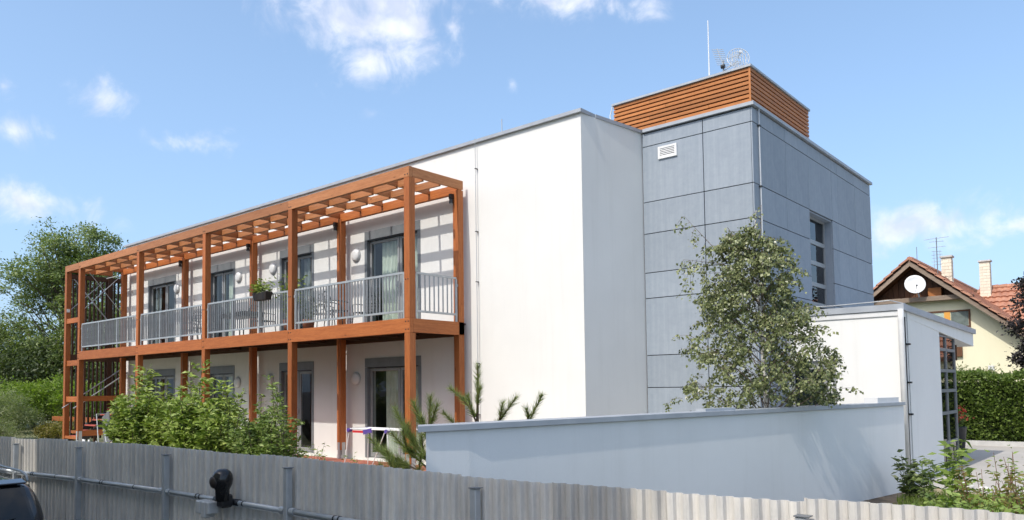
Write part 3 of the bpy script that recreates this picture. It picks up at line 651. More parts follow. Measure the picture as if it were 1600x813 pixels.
cp = MB().tube([(EX1 + .04, EY0 + .28, 1.52), (EX1 + .03, EY0 + .3, 1.35), (EX1 + .03, EY0 + .32, .0), (EX1 + .03, EY0 + .35, -1.95)], .010, 6).build('conductor_pipe', 'galvanised', ent)
for z in (.75, .0, -.62): MB().bar((EX1 - .01, EY0 + .32, z), (EX1 + .07, EY0 + .32, z), .09, .035).build('clip', 'dark_metal', cp)
m = MB().tube([(-5.9, 16.0, 1.60), (-5.0, 15.98, 1.575), (-4.2, 15.99, 1.59), (-3.9, 16.0, 1.60), (-3.7, 16.3, 1.54)], .01, 5); m.build('roof_cable', 'galvanised', ent)
# window in the front wall
m = MB(); m.box(-5.9, -5.83, 16.10, 16.2, -1.15, .47); m.box(-5.04, -4.97, 16.10, 16.2, -1.15, .47); m.box(-5.83, -5.04, 16.10, 16.2, .30, .47); m.box(-5.83, -5.04, 16.10, 16.2, -1.15, -1.08); m.box(-5.24, -5.17, 16.11, 16.19, -1.08, .30)
w = m.build('side_window', 'frame_grey', ent)
box('pane', 'dark_glass', w, -5.835, -5.235, 16.14, 16.15, -1.085, .305); box('pane', 'dark_glass', w, -5.175, -5.035, 16.14, 16.15, -1.085, .305)
box('notice', 'white_plastic', w, -5.155, -5.06, 16.130, 16.136, -.22, .02)
box('blind', 'grey_curtain', w, -5.82, -5.25, 16.26, 16.27, -.5, .3)
# glazed door wall on the side
gx = EX1 + .02
m = MB()
gy = [19.21, 20.0, 20.98]
zt = [1.07, .745, .26, -.20, -.71, -1.38, DZ + .03]
for y in gy: m.box(gx - .07, gx, y - (0 if y == gy[0] else .07), y + (.07 if y == gy[0] else 0), DZ + .03, 1.07)
for z in zt: m.box(gx - .068, gx - .002, gy[0] + .07, gy[2] - .07, max(z - .035, DZ + .03), min(z + .035, 1.07))
gw = m.build('glazed_door', 'grey_lining', ent)
for a, b in zip(zt[:-1], zt[1:]):
    for y0, y1 in ((gy[0] + .065, gy[1] - .065), (gy[1] + .0, gy[2] - .065)):
        box('pane', 'dark_glass', gw, gx - .04, gx - .028, y0, y1, b + .04, a - .04)
m = MB().tube([(gx + .05, 20.05, -1.45), (gx + .05, 20.05, -1.9)], .012, 6); m.build('door_handle', 'dark_metal', gw)
box('threshold', 'coping_metal', gw, gx - .08, gx + .05, gy[0], gy[2], DZ + .031, DZ + .06)
m = MB(); m.box(-4.4, gx - .08, 20.9, 20.98, DZ + .03, 1.05); m.build('side_panel', 'light_frame', ent)
box('door_sign', 'brown_board_x', ent, -5.3, -3.9, 22.3, 22.34, .55, .95)

# ------------------------------------------------------------------ freestanding low wall
lw = thing('garden_wall', 'long low pale rendered wall with grey metal coping running back from the fence', 'wall', (-5.0, 8, GZ))
A, B_, C_ = Vector((-5.335, 5.605)), Vector((-3.63, 15.58)), Vector((-5.455, 5.12))
n1 = Vector((-(B_ - A).y, (B_ - A).x)).normalized(); n2 = Vector((-(A - C_).y, (A - C_).x)).normalized(); nm = (n1 + n2).normalized(); th = .26
def seg(mb, p, q, np_, nq, out, thick, z0, z1):
    a, b = p - np_ * out, q - nq * out; c, d = q + nq * thick, p + np_ * thick
    mb.hexa([(v_.x, v_.y, z0) for v_ in (a, b, c, d)] + [(v_.x, v_.y, z1) for v_ in (a, b, c, d)])
m = MB(); seg(m, A, B_, nm, n1, 0, th, GZ - .4, -.425); m.build('wall', 'wall_plaster', lw)
nC = Vector((-.73, .684)); m = MB(); seg(m, C_, A, nC, nm, 0, th, GZ - .4, -.425); m.build('wall', 'wall_plaster', lw)
C2 = C_ + (C_ - A).normalized() * .09
pts = [A + (B_ - A) * f for f in (0, .22, .43, .62, .79, 1)]
for k in range(5): m = MB(); seg(m, pts[k], pts[k + 1], nm if k == 0 else n1, n1, .035, th + .035, -.42, -.362 + .002 * (k % 2)); m.build('coping_sheet', 'coping_metal', lw)
m = MB(); seg(m, C2, A, nC, nm, .036, th + .036, -.42, -.364); m.build('coping_sheet', 'coping_metal', lw)
m = MB(); seg(m, A + (B_ - A) * .90, A + (B_ - A) * .985, n1, n1, -.02, th, -.362, -.27); m.build('coping_step', 'white_coping', lw)
m = MB(); seg(m, A + (B_ - A) * .40, A + (B_ - A) * .47, n1, n1, -.05, th - .05, -.362, -.325); m.build('coping_step', 'coping_metal', lw)

# ------------------------------------------------------------------ timber balcony
bal = thing('timber_balcony', 'orange brown timber balcony with slatted pergola roof along the white building', 'balcony', (-20, 11.6, TZ))
PW = .17
PX = [-12.15, -16.49, -20.80, -25.08, -29.88]        # left edges of the posts
DB, DT, PB, PT = 1.19, 1.50, 4.53, 4.76
YF, YB = 10.8, 12.29
def wbox(name, ax, x0, x1, y0, y1, z0, z1, parent=bal, pre='timber_', bevel=.004):
    return MB().box(x0, x1, y0, y1, z0, z1).build(name, pre + ax, parent, bevel=bevel, origin=((x0 + x1) / 2, (y0 + y1) / 2, (z0 + z1) / 2))
for i, x in enumerate(PX):
    for y0 in (YF, YB):
        wbox('post', 'z', x, x + PW, y0, y0 + PW, DT + (.0 if y0 == YF else -.3) + .002, PB - .002)
        wbox('post', 'z', x, x + PW, y0, y0 + PW, TZ + .22, (DB if y0 == YF else DT - .3) - .002)
        f = MB(); f.box(x + .03, x + PW - .03, y0 - .006, y0 - .001, TZ + .10, TZ + .42); f.box(x + PW + .001, x + PW + .006, y0 + .03, y0 + PW - .03, TZ + .10, TZ + .42); f.box(x - .0, x + PW, y0, y0 + PW, TZ + .001, TZ + .10); f.box(x + .06, x + PW - .06, y0 + .06, y0 + PW - .06, TZ + .10, TZ + .215)
        f.build('post_shoe', 'galvanised', bal)
ends = [PX[0] + PW] + [p for p in PX[1:]]
for i in range(4):
    r_, l = (PX[i] + (PW + .0 if i == 0 else 0)), PX[i + 1]
    wbox('deck_beam', 'x', l + .002, r_ - .002, YF, YF + .10, DB, DT)
    wbox('pergola_beam', 'x', l + .002, r_ - .002, YF, YF + .10, PB, PT, pre='pale_timber_')
    wbox('rear_beam', 'x', l + .002, r_ - .002, YB + .02, YB + .12, PB - .08, PT - .10)
    wbox('rear_deck_beam', 'x', l + .002, r_ - (.25 if i == 0 else .002), YB + .172, YB + .27, DB, DT - .06, pre='dark_timber_')
wbox('pergola_beam', 'x', -31.17, PX[4] - .002, YF, YF + .10, PB, PT, pre='pale_timber_')
wbox('deck_end_beam', 'y', PX[0] + PW - .06, PX[0] + PW, YF + .102, YB + PW, DB + .01, DT - .005)
wbox('pergola_end_beam', 'y', PX[0] + PW - .06, PX[0] + PW, YF + .102, YB + PW, PB + .02, PT - .004, pre='pale_timber_')
for x in PX[1:] + [-31.17]: wbox('tie_beam', 'y', x + .05, x + .12, YF + .102, YB + PW, PB + .02, PT - .01)
# rafters and purlins
for i in range(4):
    r_, l = PX[i] + .05, PX[i + 1] + .12
    for k in range(1, 5):
        x = l + (r_ - l) * k / 5; wbox('rafter', 'y', x - .03, x + .03, YF + .102, YB + .018, PB + .055, PT - .012, bevel=0, pre='pale_timber_')
    for y in (11.34, 11.86):
        for k in range(5):
            xa = l + (r_ - l) * k / 5 + .031; xb = l + (r_ - l) * (k + 1) / 5 - .031
            wbox('purlin', 'x', xa, xb, y - .03, y + .03, PB + .025, PT - .05, bevel=0, pre='pale_timber_')
for y in (11.34, 11.86): wbox('purlin', 'x', -31.04, PX[4] + .04, y - .03, y + .03, PB + .025, PT - .05, bevel=0, pre='pale_timber_')
# deck planks
nb = 9; pl = None
for i in range(4):
    r_, l = PX[i] + (PW if i == 0 else 0) - .065, PX[i + 1] - (0 if i < 3 else -.05)
    for k in range(nb):
        y0 = YF + .104 + k * .187; y1 = min(y0 + .18, 12.585)
        MB().box(l + .003, r_ - .003, y0, y1, DT - .055, DT - .018).build('deck_plank', 'dark_timber_x', bal, origin=((l + r_) / 2, y0, DT - .03))
    for k in range(1, 6):
        x = l + (r_ - l) * k / 6; wbox('joist', 'y', x - .03, x + .03, YF + .102, YB + .17, DB + .08, DT - .057, pre='dark_timber_', bevel=0)
bolt0 = None
for x in PX:
    for z in (DB + .07, DT - .07, PB + .06, 2.33):
        for dx in (.045, .125):
            if bolt0 is None: bolt0 = MB().lathe([(.016, 0), (.014, .008), (.004, .011)], (x + dx, YF - .0005, z), 8, (0, -1, 0)).build('bolt', 'dark_metal', bal, origin=(x + dx, YF, z)); B0 = (x + dx, z)
            else: inst(bolt0, (x + dx - B0[0], 0, z - B0[1]))
# spot lights under the pergola at the rear posts
for x in PX[:4]:
    f = MB(); f.box(x - .03, x + .05, YB - .10, YB - .002, PB - .20, PB - .09); f.lathe([(.05, 0), (.045, .1)], (x + .01, YB - .06, PB - .31), 12); f.build('spotlight', 'black_plastic', bal)
# railings: each bay is a panel, its bars are flat steel on edge
def railing(x0, x1, y, n, posts):
    f = MB(); zt, zb = 2.51, 1.66
    f.box(x0, x1, y - .02, y + .02, zt - .045, zt); f.box(x0, x1, y - .018, y + .018, zb - .02, zb + .025)
    for p in posts:
        xx = x0 + (x1 - x0) * p; f.box(xx - .022, xx + .022, y - .024, y + .024, DT - .06, zt - .046)
    for xx in (x0, x1): f.box(xx - .03, xx + .03, y - .028, y + .028, 2.30, 2.36)
    ra = f.build('railing', 'steel_rail', bal)
    b0 = None
    for k in range(n):
        xx = x0 + .06 + (x1 - x0 - .12) * k / (n - 1)
        if b0 is None:
            b0 = MB().box(xx - .005, xx + .005, y - .017, y + .017, zb + .026, zt - .046).build('baluster', 'steel_rail', ra, origin=(xx, y, 2)); xb0 = xx
        else: inst(b0, (xx - xb0, 0, 0))
    return ra
for i in range(4):
    railing(PX[i + 1] + PW + .06, PX[i] - .06, YF + .07, 37, (0.004, .335, .665, .996))
# end railing
f = MB(); xe = PX[0] + PW - .05; y0, y1 = YF + PW + .05, YB - .04
f.box(xe - .018, xe + .018, y0, y1, 2.465, 2.51); f.box(xe - .017, xe + .017, y0, y1, 1.64, 1.685)
f.box(xe - .022, xe + .022, y0 - .02, y0 + .022, DT - .02, 2.464); f.box(xe - .022, xe + .022, y1 - .022, y1 + .02, DT - .02, 2.464)
f.box(xe - .03, xe + .03, y0 - .05, y0 - .021, 2.30, 2.36); f.box(xe - .03, xe + .03, y1 + .021, y1 + .04, 2.3, 2.36)
ra = f.build('railing', 'steel_rail', bal); b0 = None
for k in range(8):
    yy = y0 + .14 + (y1 - y0 - .28) * k / 7
    if b0 is None: b0 = MB().box(xe - .017, xe + .017, yy - .005, yy + .005, 1.686, 2.464).build('baluster', 'steel_rail', ra, origin=(xe, yy, 2)); yb0 = yy
    else: inst(b0, (0, yy - yb0, 0))

# ------------------------------------------------------------------ stair at the far end of the balcony
st = thing('outdoor_staircase', 'timber stair with dark vertical slat screen at the far left balcony end', 'staircase', (-30.5, 11.8, GZ))
SX0, SX1 = -31.17, -29.88
for y0 in (YF, 12.29, 14.2):
    wbox('post', 'z', SX0, SX0 + PW, y0, y0 + PW, GZ, PB - .002, st, 'timber_' if y0 == YF else 'dark_timber_')
wbox('crossbar', 'x', SX0 + PW + .002, SX1 - .002, YF + .02, YF + .10, 2.58, 2.76, st)
wbox('crossbar', 'x', SX0 + PW + .002, SX1 - .002, YF + .05, YF + .12, 1.0, 1.2, st)
wbox('crossbar', 'x', SX0 + PW + .002, SX1 - .002, YF + .05, YF + .12, -.33, -.13, st)
wbox('crossbar', 'x', SX0 + PW + .002, SX1 - .002, YF + .02, YF + .10, -1.68, -1.58, st)
wbox('crossbar', 'x', SX0 + PW + .3, SX1 - .002, YF + .12, YF + .2, -1.48, -1.38, st)
for z0, z1 in ((-.31, -.12), (-1.57, -1.36)): wbox('side_beam', 'y', SX1 + .03, SX1 + .11, YF + PW + .002, YB - .002, z0, z1, st)
for z0, z1 in ((1.19, 1.45), (4.3, 4.48), (-.31, -.12)): wbox('screen_beam', 'y', SX0 + .05, SX0 + .12, YF + PW + .002, 14.2, z0, z1, st, 'dark_timber_')
s0 = None
for k in range(22):
    y = YF + PW + .12 + k * .148
    if s0 is None: s0 = MB().box(SX0 - .01, SX0 + .045, y - .03, y + .03, -1.75, 4.45).build('screen_slat', 'dark_timber_z', st, origin=(SX0, y, 1)); ys0 = y
    else: inst(s0, (0, y - ys0, 0))
tr0 = None
for k in range(14):
    y = 10.95 + k * .268; z = -1.62 + k * .19
    if tr0 is None: tr0 = MB().box(SX0 + .2, SX1 - .08, y, y + .28, z, z + .045).build('tread', 'tread_red', st, origin=(-30.5, y, z))
    else: inst(tr0, (0, k * .268, k * .19))
for x in (SX0 + .16, SX1 - .05):
    MB().bar((x, 10.9, -1.80), (x, 14.6, .82), .03, .20).build('stringer', 'dark_metal', st)
    rl = MB().tube([(x, 10.72, -.56), (x, 14.5, 2.08)], .022, 8).build('handrail', 'steel_rail', st)
    if x < -30.5:
        bb = None
        for k in range(12):
            y = 11.0 + k * .27; z = -1.66 + k * .189
            if bb is None: bb = MB().tube([(x, y, z), (x, y, z + 1.28)], .008, 5).build('baluster', 'steel_rail', rl, origin=(x, y, z))
            else: inst(bb, (0, k * .27, k * .189))
for a, b, r_ in (((SX1 + .06, 10.97, 3.05), (SX1 + .06, 12.35, 4.5), .012), ((SX1 + .06, 11.15, 4.42), (SX1 + .06, 12.3, 3.0), .010), ((SX0 + .09, 10.9, 4.52), (SX0 + .09, 12.35, 2.75), .022), ((SX0 + .09, 10.9, 3.05), (SX0 + .09, 12.35, 4.5), .012), ((SX0 + .2, 12.2, 4.42), (SX1, 12.2, 4.42), .02)):
    MB().tube([a, b], r_, 6).build('brace', 'light_frame', st)
box('switch_plate', 'white_plastic', st, SX0 + PW + .001, SX0 + PW + .02, YF + .02, YF + .12, 3.02, 3.14)

# ------------------------------------------------------------------ things on the balcony and terrace
def mesh_chair(loc, rz, label, group='metal garden chairs on the balcony'):
    c = thing('garden_chair', label, 'chair', (0, 0, 0), group)
    m = MB(); h = .43
    m.tube([(-.22, -.2, h), (.22, -.2, h), (.22, .22, h), (-.22, .22, h), (-.22, -.2, h)], .011, 6)
    for k in range(6): m.tube([(-.22, -.16 + k * .07, h), (.22, -.16 + k * .07, h)], .006, 4)
    m.build('seat', 'dark_metal', c)
    m = MB(); m.tube([(-.22, .22, h), (-.23, .28, .72), (-.17, .31, .86), (0, .32, .90), (.17, .31, .86), (.23, .28, .72), (.22, .22, h)], .012, 6)
    for k in range(4): m.tube([(-.225, .25 + k * .015, .53 + k * .085), (.225, .25 + k * .015, .53 + k * .085)], .007, 4)
    for k in range(3): m.tube([(-.11 + k * .11, .24, .47), (-.11 + k * .11, .31, .87)], .006, 4)
    m.build('backrest', 'dark_metal', c)
    for sx in (-1, 1):
        for sy in (-1, 1): MB().tube([(sx * .22, sy * .21, h), (sx * .25, sy * .25, 0)], .012, 6).build('leg', 'dark_metal', c)
        MB().tube([(sx * .23, .27, .66), (sx * .25, .0, .66), (sx * .25, -.2, .62), (sx * .24, -.21, h)], .012, 6).build('armrest', 'dark_metal', c)
    c.location = loc; c.rotation_euler.z = rz
    return c
DK = DT - .015
c0 = mesh_chair((-15.2, 11.35, DK), 2.9, 'dark wire chair nearest the right balcony door, back towards the railing')
for loc, rz, lb in (((-16.0, 11.5, DK), 2.2, 'dark wire chair before the second rear post from the right'), ((-15.05, 12.1, DK), .3, 'dark wire chair against the wall beside the right upper door'),
                    ((-18.75, 11.5, DK), 1.9, 'dark wire chair at the right end of the slatted balcony table'), ((-23.1, 11.6, DK), 2.6, 'dark wire chair in the second balcony bay from the left'),
                    ((-22.0, 11.5, DK), -2.6, 'dark wire chair in the second balcony bay, nearer the table')):
    c = copy_tree(c0); c.location = loc; c.rotation_euler.z = rz; c['label'] = lb
tb = thing('balcony_table', 'dark slatted table behind the railing below the flower box', 'table', (-19.95, 11.55, DK))
for k in range(9): MB().box(-20.6, -19.25, 11.2 + k * .075, 11.265 + k * .075, DK + .71, DK + .735).build('slat', 'dark_metal', tb)
MB().box(-20.55, -19.3, 11.22, 11.85, DK + .61, DK + .705).build('apron', 'dark_metal', tb)
for sx in (-20.52, -19.33):
    for sy in (11.25, 11.82): MB().tube([(sx, sy, DK), (sx, sy, DK + .61)], .02, 6).build('leg', 'dark_metal', tb)
# flower box hooked on the rail
fb = thing('flower_box', 'black plastic flower box with a leafy green plant hung on the rail', 'planter', (-17.55, 10.72, 2.38))
m = MB(); m.hexa([(-17.83, 10.66, 2.33), (-17.27, 10.66, 2.33), (-17.27, 10.82, 2.33), (-17.83, 10.82, 2.33), (-17.88, 10.63, 2.53), (-17.22, 10.63, 2.53), (-17.22, 10.84, 2.53), (-17.88, 10.84, 2.53)]); m.build('trough', 'brown_plastic', fb, bevel=.008)
m = MB()
for x in (-17.75, -17.35): m.tube([(x, 10.63, 2.34), (x, 10.60, 2.55), (x, 10.87, 2.56)], .008, 5)
m.build('hook', 'dark_metal', fb)
def leafy(parent, stems, size, mat, per, name='foliage', asp=.34, spread=.05, droop=.25, stem_mat='stem_green', sr=.006):
    P, D = [], []; m = MB()
    for a, b in stems:
        a, b = Vector(a), Vector(b); mid = (a + b) / 2 + Vector((random.uniform(-.04, .04), random.uniform(-.04, .04), .03))
        m.tube([a, mid, b], [sr, sr * .8, sr * .4], 4)
        for k in range(per):
            f = .12 + .88 * (k + random.random()) / per; p = a.lerp(mid, f * 2) if f < .5 else mid.lerp(b, f * 2 - 1)
            an_ = random.uniform(0, 6.283); d = Vector((math.cos(an_), math.sin(an_), .35))
            P.append(p + Vector((random.gauss(0, spread), random.gauss(0, spread), random.gauss(0, spread)))); D.append(d)
    m.build('stem', stem_mat, parent)
    V, F = leaves(np.array(P), size, asp, np.array(D), droop, .3); return np_mesh(name, V, F, mat, parent)
leafy(fb, [((-17.55 + random.uniform(-.25, .25), 10.73, 2.5), (-17.6 + random.uniform(-.42, .38), 10.72 + random.uniform(-.14, .14), 2.5 + random.uniform(.12, .34))) for _ in range(16)], .12, 'bush_leaf', 16)
pp = thing('potted_plant', 'tall loose potted plant standing on the deck right of the flower box', 'potted plant', (-17.0, 11.2, DK))
MB().lathe([(.14, 0), (.18, .3), (.19, .32), (.17, .32), (.16, .28)], (-17.0, 11.2, DK), 16).build('pot', 'terracotta', pp, True)
leafy(pp, [((-17.0, 11.2, DK + .28), (-17.0 + random.uniform(-.6, .4), 11.2 + random.uniform(-.3, .3), DK + random.uniform(.9, 1.6))) for _ in range(20)], .13, 'bush_leaf', 18)
pp2 = thing('potted_plant', 'wiry dark potted plant behind the left end of the right balcony railing', 'potted plant', (-15.75 - .3, 11.1, DK))
MB().lathe([(.12, 0), (.16, .24), (.17, .26), (.15, .26), (.14, .22)], (-16.05, 11.1, DK), 16).build('pot', 'terracotta', pp2, True)
leafy(pp2, [((-16.05, 11.1, DK + .22), (-16.05 + random.uniform(-.3, .6), 11.1 + random.uniform(-.2, .2), DK + random.uniform(.5, .95))) for _ in range(9)], .09, 'dark_leaf', 12)
# drying rack on the terrace
dr = thing('drying_rack', 'white folding clothes drying rack with purple joints on the red terrace', 'drying rack', (-13.6, 11.2, TZ))
z = TZ + .90
m = MB(); m.tube([(-14.25, 10.95, z), (-12.4, 10.95, z), (-12.4, 11.5, z), (-14.25, 11.5, z), (-14.25, 10.95, z)], .014, 6)
for k in range(9): m.tube([(-14.2, 11.0 + k * .055, z), (-12.45, 11.0 + k * .055, z)], .005, 4)
m.build('frame', 'white_plastic', dr)
for x, dx in ((-14.22, -.10), (-12.9, .2)):
    for y, dy in ((10.95, -.08), (11.5, .06)):
        MB().tube([(x, y, z), (x + dx, y + dy, TZ)], .011, 6).build('leg', 'white_plastic', dr)
        MB().lathe([(.0, -.05), (.045, -.05), (.045, .05), (0, .05)], (x, y, z - .03), 8, (0, 1, 0)).build('joint', 'purple_plastic', dr)
MB().tube([(-12.95, 10.95, z), (-13.45, 10.93, TZ)], .011, 6).build('leg', 'white_plastic', dr)
MB().bar((-14.1, 10.95, z - .06), (-13.7, 10.95, z - .06), .02, .05).build('clip_bar', 'red_plastic', dr)
MB().bar((-13.7, 10.94, z - .07), (-13.42, 10.94, z - .02), .03, .10).build('clip_bar', 'purple_plastic', dr)
# dark garden recliners near the stair foot
for i, (x, y, lb) in enumerate(((-25.6, 10.2, 'grey fabric recliner with raised back near the stair foot'), (-22.9, 9.4, 'lower grey fabric recliner beside the big leafy bush'))):
    rc = thing('recliner', lb, 'recliner', (x, y, GZ), 'grey recliners by the stair')
    a = .95 if i == 0 else .42
    b0_ = Vector((x, y, GZ + .38)); tp = b0_ + Vector((-.45, .1, a))
    MB().bar(b0_, tp, .55, .03, (0, 1, 0)).build('backrest', 'mesh_fabric', rc)
    MB().bar(b0_, b0_ + Vector((.5, -.1, .05)), .5, .03).build('seat', 'mesh_fabric', rc)
    m = MB(); m.tube([b0_ + Vector((0, -.28, 0)), tp + Vector((0, -.28, 0)), tp + Vector((0, .28, 0)), b0_ + Vector((0, .28, 0))], .015, 6); m.tube([b0_ + Vector((.45, -.28, 0)), (x - .3, y - .28, GZ)], .015, 6); m.tube([b0_ + Vector((-.2, -.28, .1)), (x + .4, y - .28, GZ)], .015, 6); m.build('frame', 'light_frame', rc)
for k, (x, y, lb) in enumerate(((-28.4, 10.5, 'leftmost small pale container on the ground under the stair'), (-28.15, 10.45, 'middle small pale container on the ground under the stair'), (-27.9, 10.5, 'rightmost small pale container on the ground under the stair'))):
    o = MB().lathe([(.05, 0), (.055, .3), (.03, .36), (.03, .42)], (x, y, GZ), 10).build('bottle', 'white_plastic', None, True)
    tag(o, lb, 'container', 'pale containers under the stair')
wr = thing('wooden_rail', 'red brown wooden rail beyond the stair at the far left', 'railing', (-36.5, 12.6, GZ))
wbox('rail', 'x', -37.6, -33.0, 12.6, 12.68, -1.22, -1.02, wr)
for x in (-37.2, -35.2, -33.3): wbox('post', 'z', x, x + .1, 12.69, 12.79, GZ, -1.0, wr, 'dark_timber_')
MB().tube([(-37.0, 12.5, -1.6), (-33, 12.5, -1.55)], .03, 6).build('lower_rail', 'dark_metal', wr)

# ------------------------------------------------------------------ person behind the glass
def person():
    bx, by, bz = -18.15, 13.35, TZ + .03
    pr_ = thing('person', 'person in a pale top and patterned trousers standing inside the ground floor glass door', 'person', (bx, by, bz))
    def skin(name, joints, edges, mat, sub=2):
        me = bpy.data.meshes.new(name); me.from_pydata([j[0] for j in joints], edges, []); ob = bpy.data.objects.new(name, me); COL.objects.link(ob); ob.parent = pr_
        md = ob.modifiers.new('skin', 'SKIN'); ss = ob.modifiers.new('sub', 'SUBSURF'); ss.levels = sub; ss.render_levels = sub
        for i, j in enumerate(joints):
            sv = me.skin_vertices[0].data[i]; sv.radius = j[1]; sv.use_root = (i == 0)
        me.materials.append(MATS[mat]); return ob
    # faces the left (-x), forearms raised in front
    J = [((0, 0, .88), (.13, .15)), ((0, 0, 1.05), (.11, .14)), ((0, 0, 1.28), (.11, .17)), ((0, 0, 1.40), (.06, .07)), ((-.01, 0, 1.46), (.05, .05)), ((-.03, 0, 1.54), (.085, .075)), ((-.03, 0, 1.62), (.085, .075)),
         ((0, -.19, 1.34), (.05, .05)), ((.02, -.23, 1.08), (.042, .042)), ((-.24, -.18, 1.10), (.032, .032)), ((-.30, -.17, 1.11), (.03, .02)),
         ((0, .19, 1.34), (.05, .05)), ((.02, .23, 1.08), (.042, .042)), ((-.24, .12, 1.12), (.032, .032)), ((-.30, .1, 1.13), (.03, .02)),
         ((0, -.1, .82), (.085, .085)), ((-.01, -.1, .46), (.058, .058)), ((.02, -.1, .08), (.04, .04)), ((-.14, -.1, .03), (.035, .03)),
         ((0, .1, .82), (.085, .085)), ((-.02, .1, .46), (.058, .058)), ((.02, .1, .08), (.04, .04)), ((-.14, .1, .03), (.035, .03))]
    Ed = [(0, 1), (1, 2), (2, 3), (3, 4), (4, 5), (5, 6), (2, 7), (7, 8), (8, 9), (9, 10), (2, 11), (11, 12), (12, 13), (13, 14), (0, 15), (15, 16), (16, 17), (17, 18), (0, 19), (19, 20), (20, 21), (21, 22)]
    skin('body', J, Ed, 'skin')
    skin('shirt', [((0, 0, .86), (.15, .17)), ((0, 0, 1.05), (.125, .155)), ((0, 0, 1.28), (.125, .185)), ((0, 0, 1.38), (.075, .09)), ((0, -.2, 1.34), (.065, .065)), ((.02, -.23, 1.12), (.058, .058)), ((0, .2, 1.34), (.065, .065)), ((.02, .23, 1.12), (.058, .058))], [(0, 1), (1, 2), (2, 3), (2, 4), (4, 5), (2, 6), (6, 7)], 'pink_cloth')
    skin('trousers', [((0, 0, .90), (.14, .16)), ((0, -.1, .80), (.1, .1)), ((-.01, -.1, .46), (.075, .075)), ((.02, -.1, .1), (.065, .065)), ((0, .1, .80), (.1, .1)), ((-.02, .1, .46), (.075, .075)), ((.02, .1, .1), (.065, .065))], [(0, 1), (1, 2), (2, 3), (0, 4), (4, 5), (5, 6)], 'check_cloth')
    m = MB(); m.lathe([(.02, .13), (.06, .12), (.09, .08), (.098, .03), (.09, -.03), (.05, -.07)], (bx + .012, by, bz + 1.60), 12); m.build('hair', 'hair', pr_, True)
    for sy in (-1, 1):
        for k in range(5):
            yb = sy * .14 + (k - 2) * .014; base_ = Vector((bx - .32, by + yb, bz + 1.115)); ln = (.045, .06, .066, .06, .05)[k] if k else .045
            MB().tube([base_, base_ + Vector((-ln * .6, 0, .006)), base_ + Vector((-ln, 0, -.014))], [.008, .0075, .006], 6).build('finger', 'skin', pr_, True)
    MB().lathe([(.004, 0), (.014, .02), (.012, .03)], (bx - .12, by, bz + 1.565), 8, (-1, 0, -.2)).build('nose', 'skin', pr_, True)
    return pr_
person()

# ------------------------------------------------------------------ street fence of corrugated sheets
fence = thing('street_fence', 'weathered grey corrugated sheet fence with square posts and a pipe rail', 'fence', (-8, 4.75, ST))
ZTOP = [(-24, -.78), (-15.64, -.755), (-10.9, -.70), (-7.4, -.738), (-5.0, -.772), (-3.0, -.772), (-1.2, -.752), (3, -.74), (9, -.7)]
def ztop(x):
    for (a, za), (b, zb) in zip(ZTOP[:-1], ZTOP[1:]):
        if a <= x <= b: return za + (zb - za) * (x - a) / (b - a)
    return -.75
pitch = .127; SW = 8 * pitch
def sheet_mesh():
    prof = []
    for k in range(8):
        x = k * pitch
        for fx, fy_ in ((0, 0), (.12, .006), (.22, .034), (.30, .039), (.55, .041), (.63, .037), (.74, .007), (.88, 0)): prof.append((x + fx * pitch, fy_))
    prof += [(8 * pitch, 0), (8.2 * pitch, .03)]
    V, F = [], []; H = 1.9; n = len(prof)
    for zz, e in ((-H, 0), (-H * .5, .004), (0, 0)):
        for x, y in prof: V.append((x, -y + e, zz))
    for r_ in range(2):
        for k in range(n - 1): F.append((r_ * n + k, r_ * n + k + 1, (r_ + 1) * n + k + 1, (r_ + 1) * n + k))
    me = bpy.data.meshes.new('corrugated_sheet'); me.from_pydata(V, [], F); me.materials.append(MATS['fence_sheet']); me.update(); return me
sm = sheet_mesh(); ang = math.atan(.0493)
x = -26.0; k = 0
while x < 8.5:
    ob = bpy.data.objects.new('corrugated_sheet', sm); COL.objects.link(ob); ob.parent = fence
    ob.location = Vector((x, fy(x) + (.006 if k % 2 else 0) + random.uniform(-.004, .004), ztop(x) + random.uniform(-.018, .014))) - fence.location
    ob.rotation_euler = (random.uniform(-.012, .012), random.uniform(-.008, .008) + math.atan2(-(ztop(x + SW) - ztop(x)), SW), ang + random.uniform(-.012, .012))
    md = ob.modifiers.new('thickness', 'SOLIDIFY'); md.thickness = .005
    x += SW * .992; k += 1
POSTS = [-24.5, -22.0, -19.5, -17.05, -14.62, -12.27, -9.76, -7.21, -4.56, -1.79, .75, 3.3, 5.8, 8.2]
def rail_z(x): return ztop(x) - .56
p0 = None
for i, x in enumerate(POSTS):
    zt_ = ztop(x) - .10
    y = fy(x) - .105
    m = MB(); m.box(x - .036, x + .036, y - .036, y + .036, ST, zt_); po = m.build('post', 'galvanised', fence, bevel=.006)
    MB().box(x - .042, x + .054, y - .044, y + .044, zt_ + .001, zt_ + .008).build('cap', 'dark_coping', po)
for a, b in zip(POSTS[:-1], POSTS[1:]):
    pa = Vector((a + .05, fy(a) - .10, rail_z(a))); pb = Vector((b - .05, fy(b) - .10, rail_z(b)))
    rl = MB().tube([pa, pb], .030, 12).build('pipe_rail', 'galvanised', fence, True)
    MB().bar(pa + Vector((0, .012, -.034)), pb + Vector((0, .012, -.034)), .07, .012).build('shade_ledge', 'galvanised', rl)  # ledge added behind the pipe to shade the sheet below it
    for f_ in (.0, .97):
        q = pa.lerp(pb, f_); MB().tube([q, pa.lerp(pb, f_ + .03)], .042, 10).build('collar', 'galvanised', rl)
    for f_ in (.28, .31, .68):
        q = pa.lerp(pb, f_); MB().tube([q, pa.lerp(pb, f_ + .008)], .034, 10).build('clamp_ring', 'dark_metal', rl)
